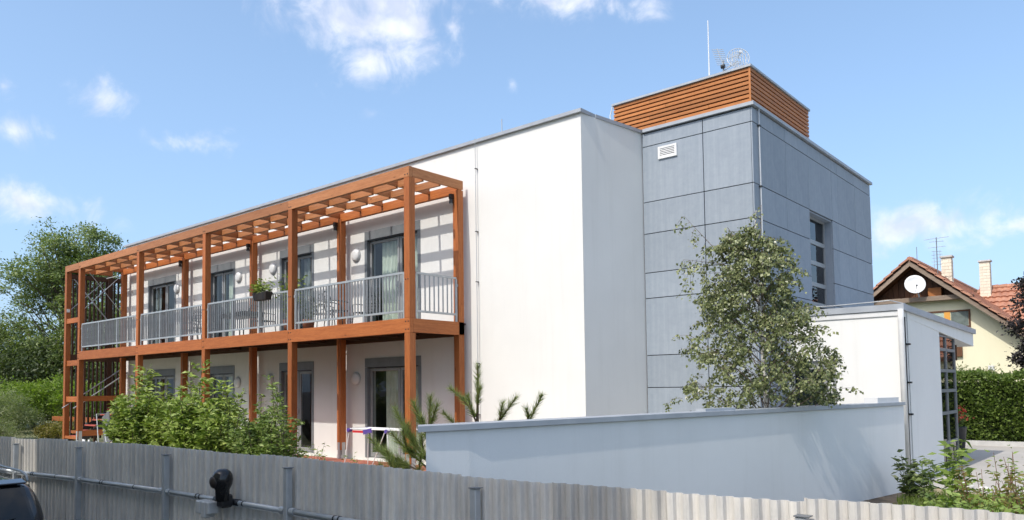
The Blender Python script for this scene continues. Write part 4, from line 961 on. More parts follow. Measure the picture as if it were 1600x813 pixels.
# black hooded unit with junction boxes on the rail
hd = thing('black_hood', 'rounded glossy black hood with grey junction boxes fixed to the fence rail', 'fence fitting', (-8.2, 4.5, -1.3))
hc = Vector((-8.20, 4.52, -1.01))
bm_ = MB(); bm_.lathe([(.02, .122), (.055, .115), (.088, .09), (.11, .05), (.118, .0), (.108, -.055), (.088, -.10), (.078, -.12), (.082, -.24)], hc, 24); bm_.build('hood', 'gloss_black', hd, True)
bm_ = MB(); vd = Vector((.1, -.98, -.1)).normalized(); bm_.lathe([(.07, 0), (.068, .016), (.04, .028), (.01, .032)], hc + vd * .095 + Vector((-.025, 0, -.015)), 20, vd); bm_.build('lens', 'brown_plastic', hd, True)
bm_ = MB().box(-8.27, -8.13, 4.48, 4.62, -1.33, -1.18); bm_.build('bracket', 'black_plastic', hd, bevel=.02)
MB().tube([(-8.62, fy(-8.6) - .10, rail_z(-8.6)), (-8.12, fy(-8.1) - .10, rail_z(-8.1))], .040, 12).build('sleeve', 'black_plastic', hd, True)
for x, w_, h_ in ((-8.58, .11, .15), (-8.46, .09, .19), (-8.36, .07, .14)): MB().box(x - w_ / 2, x + w_ / 2, 4.42, 4.55, -1.27 - h_, -1.27).build('junction_box', 'grey_plastic', hd, bevel=.012)
MB().tube([(-8.46, 4.52, -1.29), (-8.46, 4.52, -1.24)], .015, 6).build('stub', 'light_frame', hd)

# ------------------------------------------------------------------ parked car, mostly outside the frame
def car():
    global_street = -2.60
    L_, Wd = 4.45, 1.80
    ox, oy, ST = -10.22, 2.64, -2.565                        # rear bumper x, centre line y; nose points to -x
    c = thing('parked_car', 'black estate car with silver roof rails parked beside the fence', 'car', (ox - L_ / 2, oy, ST))
    def X(u): return ox - u
    # body: lower hull sections then greenhouse, lofted along the length
    def loft(secs, name, mat, parent=c, smooth=True):
        V, F = [], []; n = len(secs[0])
        for s in secs: V += s
        for i in range(len(secs) - 1):
            for k in range(n): F.append((i * n + k, (i + 1) * n + k, (i + 1) * n + (k + 1) % n, i * n + (k + 1) % n))
        F.append(tuple(range(n))); F.append(tuple(range((len(secs) - 1) * n, len(secs) * n))[::-1])
        m = MB(); m.v = V; m.f = F; ob = m.build(name, mat, parent, smooth)
        ob.modifiers.new('sub', 'SUBSURF').levels = 2; ob.modifiers['sub'].render_levels = 2; return ob
    def sec(u, w0, w1, z0, z1, z2): # rounded cross section
        return [(X(u), oy + s * w, ST + z) for s, w, z in ((-1, w0 * .85, z0), (-1, w0, z0 + .12), (-1, w1 * 1.0, (z1 + z0) / 2 + .08), (-1, w1 * .97, z1), (-1, w1 * .80, z2), (1, w1 * .80, z2), (1, w1 * .97, z1), (1, w1 * 1.0, (z1 + z0) / 2 + .08), (1, w0, z0 + .12), (1, w0 * .85, z0))]
    loft([sec(0, .70, .72, .38, .62, .72), sec(.05, .80, .84, .27, .80, .92), sec(.25, .87, .895, .22, .90, .99), sec(1.2, .88, .90, .20, .90, .98), sec(2.6, .88, .90, .20, .89, .97), sec(3.3, .88, .89, .20, .86, .95), sec(4.1, .84, .85, .22, .76, .83), sec(4.38, .70, .72, .28, .62, .68), sec(4.45, .6, .62, .36, .52, .58)], 'body', 'car_paint')
    def gsec(u, wb, wt, zb, zt): return [(X(u), oy - wb, ST + zb), (X(u), oy - (wb + wt) / 2 - .02, ST + (zb + zt) / 2), (X(u), oy - wt, ST + zt - .06), (X(u), oy - wt * .8, ST + zt), (X(u), oy + wt * .8, ST + zt), (X(u), oy + wt, ST + zt - .06), (X(u), oy + (wb + wt) / 2 + .02, ST + (zb + zt) / 2), (X(u), oy + wb, ST + zb)]
    loft([gsec(.10, .80, .66, .90, 1.0), gsec(.22, .84, .68, .92, 1.30), gsec(.30, .85, .69, .93, 1.48), gsec(.42, .86, .70, .93, 1.515), gsec(1.2, .87, .71, .93, 1.55), gsec(2.2, .87, .70, .93, 1.53), gsec(2.6, .86, .67, .92, 1.44), gsec(3.15, .82, .62, .90, 1.02), gsec(3.3, .80, .6, .88, .92)], 'cabin', 'car_paint')
    # windows
    rw = MB(); rw.quad((X(.14), oy - .66, ST + 1.03), (X(.14), oy + .66, ST + 1.03), (X(.285), oy + .58, ST + 1.44), (X(.285), oy - .58, ST + 1.44))
    rw.v = [(a + .035, b, c_) for a, b, c_ in rw.v]; rw.build('rear_window', 'car_glass', c)
    for s in (-1, 1):
        for u0, u1 in ((.55, 1.25), (1.33, 2.15), (2.22, 2.95)):
            q = MB(); t1 = min(u1, 2.62); q.quad((X(u0), oy + s * .875, ST + .97), (X(u1), oy + s * .872, ST + .97), (X(t1), oy + s * .745, ST + 1.40), (X(u0 + .05), oy + s * .745, ST + 1.43)); q.build('side_window', 'car_glass', c)
        rl = MB(); rl.tube([(X(.34), oy + s * .64, ST + 1.50), (X(.42), oy + s * .65, ST + 1.565), (X(.65), oy + s * .66, ST + 1.60), (X(1.5), oy + s * .67, ST + 1.62), (X(2.0), oy + s * .66, ST + 1.60), (X(2.2), oy + s * .65, ST + 1.54)], .015, 8); rl.build('roof_rail', 'frame_grey', c, True)
        tl = MB(); tl.box(X(.18), X(.04), oy + s * .80 - .06, oy + s * .80 + .06, ST + .80, ST + 1.02); tl.build('tail_light', 'tail_red', c, bevel=.02)
        for u in (.85, 3.55):
            ty = MB().lathe([(.20, -.10), (.31, -.10), (.325, -.06), (.325, .06), (.31, .10), (.20, .10)], (X(u), oy + s * .80, -2.60 + .325), 24, (0, 1, 0)).build('wheel', 'tyre', c, True)
            MB().lathe([(.02, .09), (.20, .102), (.20, -.102), (.02, -.09)], (X(u), oy + s * .80, -2.60 + .325), 14, (0, 1, 0)).build('rim', 'rim', ty)
        MB().box(X(2.75), X(2.60), oy + s * .90 - .0, oy + s * 1.04, ST + .95, ST + 1.10).build('mirror', 'car_paint', c, bevel=.03)
    MB().tube([(X(.06), oy - .3, ST + 1.02), (X(.10), oy + .45, ST + 1.10)], .01, 6).build('wiper', 'black_plastic', c)
    MB().hexa([(X(.24), oy - .6, ST + 1.475), (X(.40), oy - .6, ST + 1.50), (X(.40), oy + .6, ST + 1.50), (X(.24), oy + .6, ST + 1.475), (X(.22), oy - .6, ST + 1.50), (X(.40), oy - .6, ST + 1.535), (X(.40), oy + .6, ST + 1.535), (X(.22), oy + .6, ST + 1.50)]).build('spoiler', 'car_paint', c, bevel=.01)
car()

# ------------------------------------------------------------------ yellow gabled house on the right
hs_ = thing('yellow_house', 'pale yellow gabled house with orange tiled roof and dark wooden gable', 'house', (-7.8, 38, GZ))
HY, AX, AZ = 36.0, -7.83, 5.22
sl = .83
EXR, EXL = AX + 4.9, AX - 4.9
def rz_(x): return AZ - abs(x - AX) * sl
m = MB(); yy = HY + .15
m.prism([(AX - 4.3, GZ), (AX + 4.3, GZ), (AX + 4.3, rz_(AX + 4.3) - .35), (AX + 1.9, 3.50), (AX - 1.9, 3.50), (AX - 4.3, rz_(AX - 4.3) - .35)], 1, yy, 52); m.build('wall', 'yellow_plaster', hs_)
# dark boarded gable, each board on its own, set back under the verge
n = 26
for k in range(n):
    x0 = AX - 2.9 + k * 5.8 / n; x1 = x0 + 5.8 / n - .014
    za = rz_(x0) - .22; zb_ = rz_(x1) - .22
    if min(za, zb_) < 3.56: continue
    mb = MB(); mb.prism([(x0, 3.55), (x1, 3.55), (x1, zb_), (x0, za)], 1, HY + .42, HY + .45); mb.build('gable_board', 'brown_board_z', hs_, origin=((x0 + x1) / 2, HY + .42, 3.5))
box('gable_beam', 'old_timber_x', hs_, AX - 2.2, AX + 2.15, HY - .25, HY + .05, 3.42, 3.62, bevel=.01)
box('gable_beam', 'cladding_x', hs_, AX + .55, AX + 1.05, HY + .05, HY + .4, 3.63, 4.0)
box('gable_floor', 'brown_board_x', hs_, AX - 2.2, AX + 2.2, HY + .06, HY + .41, 3.52, 3.60)
# roof: a solid deck, verge boards, then the tiles
for s in (-1, 1):
    e = AX + s * 4.9; th_ = .14
    m = MB(); m.prism([(AX, AZ - .02), (e, rz_(e) - .02), (e, rz_(e) - .02 - th_), (AX, AZ - .02 - th_ * 1.2)], 1, HY - .45, 53); m.build('roof_deck', 'brown_board_y', hs_)
    m = MB(); m.prism([(AX, AZ - .05), (e, rz_(e) - .05), (e, rz_(e) - .23), (AX, AZ - .26)], 1, HY - .50, HY - .455); m.build('verge_board', 'old_timber_x', hs_, origin=(AX, HY, 4))
    # tile courses: stepped strips with rolls
    ln = math.hypot(4.95, 4.95 * sl); nc = 17; m = MB(); cw = .30
    dx, dz = s / math.hypot(1, sl), -sl / math.hypot(1, sl); nx, nz_ = -dz * s * 1.0, dx * s
    nx, nz_ = (sl / math.hypot(1, sl)) * s, 1 / math.hypot(1, sl)
    for k in range(nc):
        a0 = k * ln / nc; a1 = a0 + ln / nc * 1.06
        p0 = (AX + dx * a0 + nx * .015, AZ + dz * a0 + nz_ * .015); p1 = (AX + dx * a1 + nx * .055, AZ + dz * a1 + nz_ * .055)
        for j in range(56):
            ya = HY - .55 + j * cw
            for q in range(3):
                y0, y1 = ya + q * cw / 3, ya + (q + 1) * cw / 3; h0, h1 = (0, .03, .03, 0)[q], (0, .03, .03, 0)[q + 1]
                m.quad((p0[0] + nx * h0, y0, p0[1] + nz_ * h0), (p1[0] + nx * h0, y0, p1[1] + nz_ * h0), (p1[0] + nx * h1, y1, p1[1] + nz_ * h1), (p0[0] + nx * h1, y1, p0[1] + nz_ * h1))
                m.quad((p1[0] + nx * h0, y0, p1[1] + nz_ * h0), (p1[0] + nx * (h0 - .05), y0, p1[1] + nz_ * (h0 - .05)), (p1[0] + nx * (h1 - .05), y1, p1[1] + nz_ * (h1 - .05)), (p1[0] + nx * h1, y1, p1[1] + nz_ * h1))
    o = m.build('roof_tiles', 'terracotta', hs_); o['kind'] = 'stuff'
    # verge tiles one by one
    v0 = None
    for k in range(16):
        a0 = k * ln / 16; a1 = a0 + ln / 16 * 1.12
        pa = Vector((AX + dx * a0 + nx * .05, HY - .53, AZ + dz * a0 + nz_ * .05)); pb = Vector((AX + dx * a1 + nx * .09, HY - .53, AZ + dz * a1 + nz_ * .09))
        MB().bar(pa, pb, .13, .075, (nx, 0, nz_)).build('verge_tile', 'terracotta', hs_, origin=tuple((pa + pb) / 2))
for k in range(42):
    y0 = HY - .5 + k * .4; MB().tube([(AX, y0, AZ + .03), (AX, y0 + .43, AZ + .05)], [.12, .13], 8).build('ridge_tile', 'terracotta', hs_, origin=(AX, y0, AZ))
# cross wing behind with its lit tile slope
RY, RZ2 = 46.5, 4.85
m = MB(); m.prism([(42.2, GZ), (51, GZ), (51, 1.1), (46.5, RZ2 - .2), (42.2, 1.1)], 0, AX + 3, AX + 14); m.build('wing_wall', 'yellow_plaster', hs_)
m = MB(); ln = math.hypot(4.6, 3.7); nc = 13
dy, dz = -4.6 / ln, -3.7 / ln; ny, nz_ = -3.7 / ln, 4.6 / ln
for k in range(nc):
    a0, a1 = k * ln / nc, k * ln / nc + ln / nc * 1.05
    for j in range(50):
        xa = AX + .8 + j * .28
        for q in range(3):
            x0, x1 = xa + q * .28 / 3, xa + (q + 1) * .28 / 3; h0, h1 = (0, .045, .045, 0)[q], (0, .045, .045, 0)[q + 1]
            P_ = lambda x, a, h: (x, RY + dy * a + ny * h, RZ2 + dz * a + nz_ * h)
            m.quad(P_(x0, a0, h0 + .01), P_(x0, a1, h0 + .09), P_(x1, a1, h1 + .09), P_(x1, a0, h1 + .01))
            m.quad(P_(x0, a1, h0 + .09), P_(x0, a1, h0 - .02), P_(x1, a1, h1 - .02), P_(x1, a1, h1 + .09))
o = m.build('roof_tiles', 'terracotta', hs_); o['kind'] = 'stuff'
m = MB(); m.prism([(RY, RZ2), (RY - 4.6, RZ2 - 3.7), (RY - 4.6, RZ2 - 3.85), (RY, RZ2 - .2), (RY + 4.6, RZ2 - 3.85), (RY + 4.6, RZ2 - 3.7)], 0, AX + .5, AX + 14.2); m.build('roof_deck', 'brown_board_x', hs_)
for k in range(34): MB().tube([(AX + .9 + k * .4, RY, RZ2 + .05), (AX + 1.33 + k * .4, RY, RZ2 + .07)], [.13, .14], 8).build('ridge_tile', 'terracotta', hs_, origin=(AX + .9 + k * .4, RY, RZ2))
# chimneys of pale brick
def chimney(cx, cy, w, z0, z1):
    ch = box('chimney', 'mortar', hs_, cx - w / 2 + .012, cx + w / 2 - .012, cy - w / 2 + .012, cy + w / 2 - .012, z0, z1)
    nr = int((z1 - z0) / .155); b0 = {}
    for r_ in range(nr):
        z = z0 + r_ * .155
        for f_ in range(2):
            off = (r_ % 2) * .16
            for k in range(-1, 3):
                a = max(-w / 2, -w / 2 + off + k * .32); b = min(w / 2, -w / 2 + off + (k + 1) * .32 - .014)
                if b - a < .04: continue
                mb = MB()
                if f_ == 0: mb.box(cx + a, cx + b, cy - w / 2, cy - w / 2 + .03, z, z + .141)
                else: mb.box(cx + w / 2 - .03, cx + w / 2, cy + a + .031, cy + b, z, z + .141)
                mb.build('brick', 'chimney_brick', ch, origin=(cx + a, cy, z))
    MB().box(cx - w / 2 - .05, cx + w / 2 + .05, cy - w / 2 - .05, cy + w / 2 + .05, z1 + .001, z1 + .08).build('cap', 'concrete_kerb', ch)
chimney(-7.25, 40.1, .42, 4.3, 5.80)
chimney(-6.58, 46.0, .47, 4.1, 6.22)
# roof window flashing, attic window, vents
m = MB(); wx0, wx1, wz0, wz1 = -7.45, -5.76, 2.26, 3.0; wy = yy
m.box(wx0, wx0 + .07, wy - .03, wy - .001, wz0, wz1); m.box(wx1 - .07, wx1, wy - .03, wy - .001, wz0, wz1); m.box(wx0 + .07, wx1 - .07, wy - .03, wy - .001, wz1 - .07, wz1); m.box(wx0 + .07, wx1 - .07, wy - .03, wy - .001, wz0, wz0 + .06)
w = m.build('attic_window', 'brown_board_x', hs_)
box('blind', 'orange_blind', w, -6.72, -6.50, wy - .028, wy - .003, wz0 + .061, wz1 - .071)
box('curtain', 'curtain', w, -7.37, -6.75, wy - .006, wy - .003, wz0 + .061, wz1 - .071); box('curtain', 'grey_curtain', w, -6.47, -5.84, wy - .006, wy - .003, wz0 + .061, wz1 - .071)
box('pane', 'door_glass', w, -7.37, -6.73, wy - .02, wy - .014, wz0 + .061, wz1 - .071); box('pane', 'door_glass', w, -6.49, -5.84, wy - .02, wy - .014, wz0 + .061, wz1 - .071)
box('vent_plate', 'white_coping', hs_, -5.22, -5.0, wy - .02, wy - .001, .45, .65)
box('shutter_box', 'brown_board_z', hs_, -6.55, -6.1, wy - .12, wy - .001, 1.05, 1.75)
# satellite dish
sd = thing('satellite_dish', 'large white satellite dish in front of the dark wooden gable', 'satellite dish', (-7.65, 35.6, 3.6))
ax_ = Vector((.35, -.92, .22)).normalized()
MB().lathe([(.01, .0), (.12, .008), (.22, .03), (.31, .06), (.40, .105), (.405, .10), (.31, .05), (.22, .018), (.12, -.005), (.01, -.012)], Vector((-7.65, 35.45, 4.12)), 28, ax_).build('reflector', 'white_dish', sd, True)
MB().tube([(-7.65, 35.5, 4.1), (-7.6, 35.72, 3.85), (-7.55, 35.75, 3.6)], .03, 6).build('mast', 'galvanised', sd)
MB().tube([Vector((-7.62, 35.4, 3.78)), Vector((-7.65, 35.45, 4.12)) + ax_ * .5 - Vector((0, 0, .2))], .012, 5).build('feed_arm', 'dark_metal', sd)
MB().lathe([(.03, 0), (.04, .1)], Vector((-7.65, 35.45, 4.12)) + ax_ * .46 - Vector((0, 0, .2)), 8, ax_).build('feed_horn', 'dark_metal', sd)
# television aerial on the ridge
ta = thing('television_aerial', 'thin lattice television aerial rising from the yellow house ridge', 'aerial', (-7.2, 38.5, 4.9))
MB().tube([(-7.35, 38.5, 4.7), (-7.35, 38.5, 6.55)], .022, 6).build('mast', 'dark_coping', ta)
for zz, w_, a_ in ((6.5, .5, 0), (6.35, .3, .5), (6.1, .35, .2), (5.9, .25, .8), (5.75, .22, .2), (5.6, .22, .6), (5.45, .22, .1), (5.3, .2, .5)):
    MB().tube([(-7.35 - w_ * math.cos(a_), 38.5 - w_ * math.sin(a_), zz), (-7.35 + w_ * math.cos(a_), 38.5 + w_ * math.sin(a_), zz + .02)], .011, 5).build('element', 'coping_metal', ta)
for dx_ in (-.12, .12): MB().tube([(-7.35 + dx_, 38.5, 5.15), (-7.35 + dx_, 38.5, 5.95)], .01, 5).build('element', 'coping_metal', ta)
tr_ = thing('lightning_rod', 'thin lightning rod near the gable tip of the yellow house', 'lightning rod', (-7.83, 37.5, 5.3))
MB().tube([(-7.85, 37.0, 5.2), (-7.85, 37.0, 5.98)], .014, 5).build('rod', 'dark_coping', tr_)

# ------------------------------------------------------------------ houses across the street, behind the camera; their shade lies on the fence
def street_house(x0, x1, lab):
    h = thing('street_house', lab, 'house', ((x0 + x1) / 2, -8, ST))
    HT = 8.80
    m = MB(); holes = []
    nwin = max(2, int((x1 - x0) / 2.6))
    for k in range(nwin):
        cx = x0 + (k + .5) * (x1 - x0) / nwin
        for z in (-1.3, 1.9, 5.1): holes.append((cx - .55, cx + .55, z, z + 1.5))
    wall_holes(m, x0, x1, ST, HT, holes, -3.0, -3.3); m.box(x0, x0 + .3, -13, -3.301, ST, HT); m.box(x1 - .3, x1, -13, -3.301, ST, HT); m.box(x0 + .3, x1 - .3, -13, -12.7, ST, HT); m.box(x0 + .3, x1 - .3, -12.7, -3.31, HT - .3, HT - .01)
    m.build('wall', 'yellow_plaster', h)
    for a, b, c_, d in holes:
        f = MB(); f.box(a, a + .06, -3.2, -3.14, c_, d); f.box(b - .06, b, -3.2, -3.14, c_, d); f.box(a + .06, b - .06, -3.2, -3.14, d - .06, d); f.box(a + .06, b - .06, -3.2, -3.14, c_, c_ + .06)
        w_ = f.build('window', 'light_frame', h); box('pane', 'dark_glass', w_, a + .055, b - .055, -3.18, -3.17, c_ + .055, d - .055)
street_house(-14.40, -3.50, 'plain plastered town house across the street behind the camera')
street_house(-26.0, -15.38, 'second plain town house across the street, left of a narrow gap')

# ------------------------------------------------------------------ vegetation
def limb(m, a, b, r0, r1, sag=.0, n=5):
    a, b = Vector(a), Vector(b); pts = []
    for k in range(n + 1):
        f = k / n; p = a.lerp(b, f); p.z += sag * math.sin(f * math.pi); 
        if 0 < k < n: p += Vector((random.gauss(0, 1), random.gauss(0, 1), random.gauss(0, 1))) * (b - a).length * .025
        pts.append(p)
    m.tube(pts, [r0 + (r1 - r0) * k / n for k in range(n + 1)], 6, False); return pts
def tree(name, label, base, H, r, blobs, ncl, per, lsize, mat, group=None, cl=.45, asp=.5, bark='bark', shell=.55, cat='tree', limbs=26, droop=.3):
    """blobs: ellipsoids of the crown (centre, radii) in world space"""
    t_ = thing(name, label, cat, base, group); base = Vector(base)
    m = MB(); top = base + Vector((0, 0, H * .72)); tp = limb(m, base, top, r, r * .35, 0, 7)
    cen = []; vol = np.array([b[1][0] * b[1][1] * b[1][2] for b in blobs]) ** .75; vol = vol / vol.sum()
    for _ in range(ncl):
        b = blobs[RNG.choice(len(blobs), p=vol)]; d = RNG.normal(size=3); d /= np.linalg.norm(d); rad = shell + (1 - shell) * RNG.random() ** .6
        if RNG.random() < .22: rad *= RNG.random()
        cen.append(np.array(b[0]) + d * rad * np.array(b[1]))
    for c_ in cen[:limbs * 3]:
        k = min(len(tp) - 1, max(1, int((c_[2] - base.z) / (H * .72) * 6 - 1))); limb(m, tp[k], c_, r * .22, r * .04, .1 * H * .1)
    m.build('trunk', bark, t_, True)
    P = []; D = []
    for c_ in cen:
        s = cl * RNG.uniform(.5, 1.35); n_ = int(per * RNG.uniform(.5, 1.4)); q = RNG.normal(size=(n_, 3)) * s * np.array([1, 1, .62]) * .6
        P.append(c_ + q); D.append(q / (np.linalg.norm(q, axis=1)[:, None] + 1e-6) + np.array([0, -.15, .25]))
    V, F = leaves(np.concatenate(P), lsize, asp, np.concatenate(D), droop, .7)
    o = np_mesh('crown', V, F, mat, t_); o['kind'] = 'stuff'; return t_
GL = GZ
tree('walnut_tree', 'tall spreading green tree with open crown rising behind the left stair', (-50.5, 17.6, GL), 12.3, .30,
     [((-49.6, 17.6, 8.2), (2.3, 2.4, 2.3)), ((-51.5, 16.4, 6.4), (2.2, 2.2, 2.0)), ((-47.9, 19.6, 7.6), (1.5, 1.6, 2.0)), ((-52.3, 15.6, 3.6), (2.0, 2.0, 1.8)), ((-48.5, 18.6, 4.8), (2.6, 2.4, 2.0)), ((-50.3, 17, 2.2), (3.0, 2.4, 1.6)), ((-47, 20, 2.6), (2.4, 2.2, 2.0))], 560, 105, .17, 'walnut_leaf', cl=.55, limbs=60, shell=.35)
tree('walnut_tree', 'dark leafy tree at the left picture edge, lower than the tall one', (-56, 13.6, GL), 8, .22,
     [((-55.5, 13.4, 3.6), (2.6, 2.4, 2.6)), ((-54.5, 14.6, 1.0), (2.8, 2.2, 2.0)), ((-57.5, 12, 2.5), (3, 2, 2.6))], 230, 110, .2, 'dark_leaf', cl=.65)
tree('walnut_tree', 'dark tree directly behind the stair slat screen', (-44.0, 20.5, GL), 8, .22,
     [((-44, 20.5, 3.2), (2.6, 2.6, 2.6)), ((-43.2, 21.3, .6), (3, 2.6, 2.2)), ((-46.5, 18.6, .4), (2.2, 2.0, 1.8))], 300, 90, .18, 'walnut_leaf', cl=.6)
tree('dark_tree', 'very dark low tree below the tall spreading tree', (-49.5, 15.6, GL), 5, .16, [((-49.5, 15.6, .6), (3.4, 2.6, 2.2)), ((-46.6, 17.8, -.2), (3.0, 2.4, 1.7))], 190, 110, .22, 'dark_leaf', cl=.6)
def shrub(name, label, base, blobs, ncl, per, ls, mat, asp=.4, cl=.22, cat='shrub', group=None, droop=.1):
    return tree(name, label, base, .9, .03, blobs, ncl, per, ls, mat, group, cl, asp, 'bark', .5, cat, 12, droop)
shrub('garden_shrub', 'light green rounded shrub under the dark trees left of the stair', (-42.8, 13.6, GL), [((-43.6, 13.0, -.35), (1.7, 1.3, 1.0)), ((-41.9, 14.4, -.25), (1.7, 1.3, 1.05)), ((-40.6, 15.4, -.3), (1.2, 1.0, .9))], 150, 90, .15, 'bright_leaf', cl=.35)
shrub('willow_shrub', 'feathery grey green willow shrub at the left picture edge', (-38.2, 11.0, GL), [((-38.2, 11.0, -.75), (1.25, .9, .95)), ((-37.4, 11.4, -1.2), (.8, .7, .6)), ((-39.2, 10.4, -.7), (1.2, .9, .9))], 150, 80, .16, 'willow_leaf', .14, .3)
shrub('willow_shrub', 'low pale feathery shrub before the taller willow shrub', (-36.6, 10.3, GL), [((-36.6, 10.2, -1.6), (1.1, .7, .5))], 70, 80, .13, 'willow_leaf', .14, .22)
shrub('garden_shrub', 'yellowish low shrub below the wooden rail', (-36.4, 12.05, GL), [((-36.3, 12.1, -1.65), (.8, .5, .38)), ((-35.2, 12.2, -1.6), (.8, .5, .42)), ((-34.0, 12.2, -1.65), (.7, .5, .36))], 100, 60, .11, 'yellow_leaf', .35, .2)
# the three leafy bushes behind the fence
def bush(label, base, stems, per, size=.175, mat='bush_leaf'):
    b = thing('leafy_bush', label, 'bush', base, 'leafy bushes behind the fence'); P, D = [], []; m = MB()
    for (a, e) in stems:
        a, e = Vector(a), Vector(e); mid = a.lerp(e, .5) + Vector((random.gauss(0, .06), random.gauss(0, .06), .06)); m.tube([a, mid, e], [.014, .010, .004], 5, False)
        for k in range(per):
            f = .08 + .92 * (k + random.random()) / per; p = a.lerp(mid, f * 2) if f < .5 else mid.lerp(e, f * 2 - 1)
            an_ = random.uniform(0, 6.283); sp_ = .03 + .10 * (1 - f) + .05
            P.append(p + Vector((math.cos(an_), math.sin(an_), 0)) * random.uniform(.0, sp_)); D.append((math.cos(an_), math.sin(an_), random.uniform(.1, .75)))
            if random.random() < .75:      # side twigs
                tl_ = random.uniform(.08, .28) * (1.15 - f * .8); q = p + Vector((math.cos(an_), math.sin(an_), .5)) * tl_
                for j in range(4): P.append(p.lerp(q, (j + 1) / 4)); a2 = random.uniform(0, 6.283); D.append((math.cos(a2), math.sin(a2), .4))
    m.build('stem', 'bark', b)
    V, F = leaves(np.array(P), size, .31, np.array(D), .15, .28, .25); o = np_mesh('foliage', V, F, mat, b); o['kind'] = 'stuff'; return b
def stems(c, n, sx, sy, zt, tall=()):
    o = []
    for k in range(n):
        u = random.uniform(-1, 1); v_ = random.uniform(-1, 1)
        o.append(((c[0] + u * sx * .35, c[1] + v_ * sy * .4, GZ), (c[0] + u * sx, c[1] + v_ * sy, zt - abs(u) ** 2.2 * .42 - random.uniform(0, .8))))
    for x, z in tall: o.append(((x + random.uniform(-.1, .1), c[1], GZ), (x, c[1] + random.uniform(-.2, .2), z)))
    return o
bush('widest bush of long pale green leaves, nearest the stair', (-18.9, 8.5, GZ), stems((-18.8, 8.6), 120, 1.6, .6, -.02, ((-19.6, .66), (-19.62, .58), (-19.45, .5), (-19.5, .4), (-18.2, .22), (-20.6, -.1), (-18.6, .2), (-17.9, .12), (-17.5, .15), (-20.1, .1), (-18.95, .12))), 34)
bush('middle bush with one tall thin shoot, between two lower posts', (-16.0, 8.5, GZ), stems((-16.1, 8.5), 95, 1.25, .55, -.12, ((-15.93, .3), (-16.65, .72), (-16.66, .6), (-16.1, .18), (-15.5, .12), (-15.7, .24), (-16.9, .1))), 32)
bush('darker bush with upright shoots beside the second front post', (-13.7, 8.5, GZ), stems((-13.9, 8.5), 85, 1.05, .5, -.36, ((-13.3, .17), (-13.45, .05), (-14.1, -.08), (-14.8, -.25), (-13.0, -.45), (-13.32, .28), (-14.75, .02), (-12.95, -.2))), 34, .12, 'bush_leaf_dark')
for (x, y, h, lb) in ((-14.5, 10.0, .75, 'small spiky green plant at the foot of the second front post'), (-13.95, 9.9, .85, 'thin wispy weed before the lower middle door'), (-12.85, 10.0, .6, 'small weed tuft left of the third rear post')):
    p_ = thing('garden_plant', lb, 'plant', (x, y, GZ), 'small plants along the terrace edge')
    leafy(p_, [((x + random.uniform(-.1, .1), y, GZ), (x + random.uniform(-.22, .22), y + random.uniform(-.15, .15), GZ + h * random.uniform(.6, 1.1))) for _ in range(9)], .10, 'weed_leaf', 12, asp=.3)
# pines: branches clothed in needles
def pine(label, base, trunk, brs, nl=1.0):
    t_ = thing('pine_tree', label, 'pine', base, 'young pines behind the low wall'); m = MB(); P0, D0, L0_ = [], [], []
    def needles(a, b, dens=560, ln=.14, start=.0):
        a, b = Vector(a), Vector(b); ax = (b - a).normalized(); n_ = int((b - a).length * dens)
        for k in range(n_):
            f = start + (1 - start) * random.random(); p = a.lerp(b, f); an_ = random.uniform(0, 6.283); o1 = ax.orthogonal().normalized(); o2 = ax.cross(o1)
            rd = o1 * math.cos(an_) + o2 * math.sin(an_); d = (ax * random.uniform(.5, 1.2) + rd * random.uniform(.4, 1.0)).normalized() + Vector((0, 0, .15))
            P0.append(p); D0.append(d); L0_.append(nl * ln * random.uniform(.6, 1.15) * (1.0 if f < .85 else .75))
    m.tube(trunk, [.035 - .026 * k / (len(trunk) - 1) for k in range(len(trunk))], 6, False)
    needles(trunk[-2], trunk[-1])
    for br in brs:
        m.tube(br, [.014, .011, .006][:len(br)] if len(br) <= 3 else .01, 5, False)
        for a, b in zip(br[:-1], br[1:]): needles(a, b, 560, .135, 0 if a is not br[0] else .45)
    m.build('trunk', 'pine_bark', t_)
    P, D, L = np.array(P0), np.array([tuple(d) for d in D0]), np.array(L0_)[:, None]
    D /= np.linalg.norm(D, axis=1)[:, None]; sd_ = np.cross(D, RNG.normal(size=D.shape)); sd_ /= np.linalg.norm(sd_, axis=1)[:, None]
    w_ = .0034; V = np.empty((len(P), 3, 3)); V[:, 0] = P - sd_ * w_; V[:, 1] = P + sd_ * w_; V[:, 2] = P + D * L
    o = np_mesh('needles', V.reshape(-1, 3), np.arange(3 * len(P)).reshape(-1, 3), 'pine_needle', t_); o['kind'] = 'stuff'
pine('young pine with a tall leader in front of the white wall corner', (-6.98, 7.5, GZ), [(-6.98, 7.5, GZ), (-6.99, 7.5, -1.0), (-6.985, 7.5, -.45), (-6.975, 7.5, -.15), (-6.965, 7.5, .30)],
     [[(-6.985, 7.5, -.4), (-7.2, 7.45, -.15), (-7.40, 7.4, .0)], [(-6.98, 7.5, -.32), (-6.92, 7.45, -.15), (-6.84, 7.4, .02)], [(-6.99, 7.5, -.75), (-6.6, 7.5, -.45), (-6.30, 7.5, -.13)], [(-6.99, 7.5, -.8), (-6.2, 7.6, -.48), (-5.95, 7.6, -.10)], [(-6.6, 7.5, -.45), (-6.52, 7.45, -.34), (-6.45, 7.4, -.2)], [(-6.2, 7.6, -.46), (-6.14, 7.55, -.36), (-6.13, 7.5, -.28)], [(-6.985, 7.5, -.5), (-7.0, 7.4, -.3), (-7.02, 7.35, -.1)], [(-6.99, 7.5, -.6), (-7.2, 7.3, -.5), (-7.32, 7.2, -.33)]])
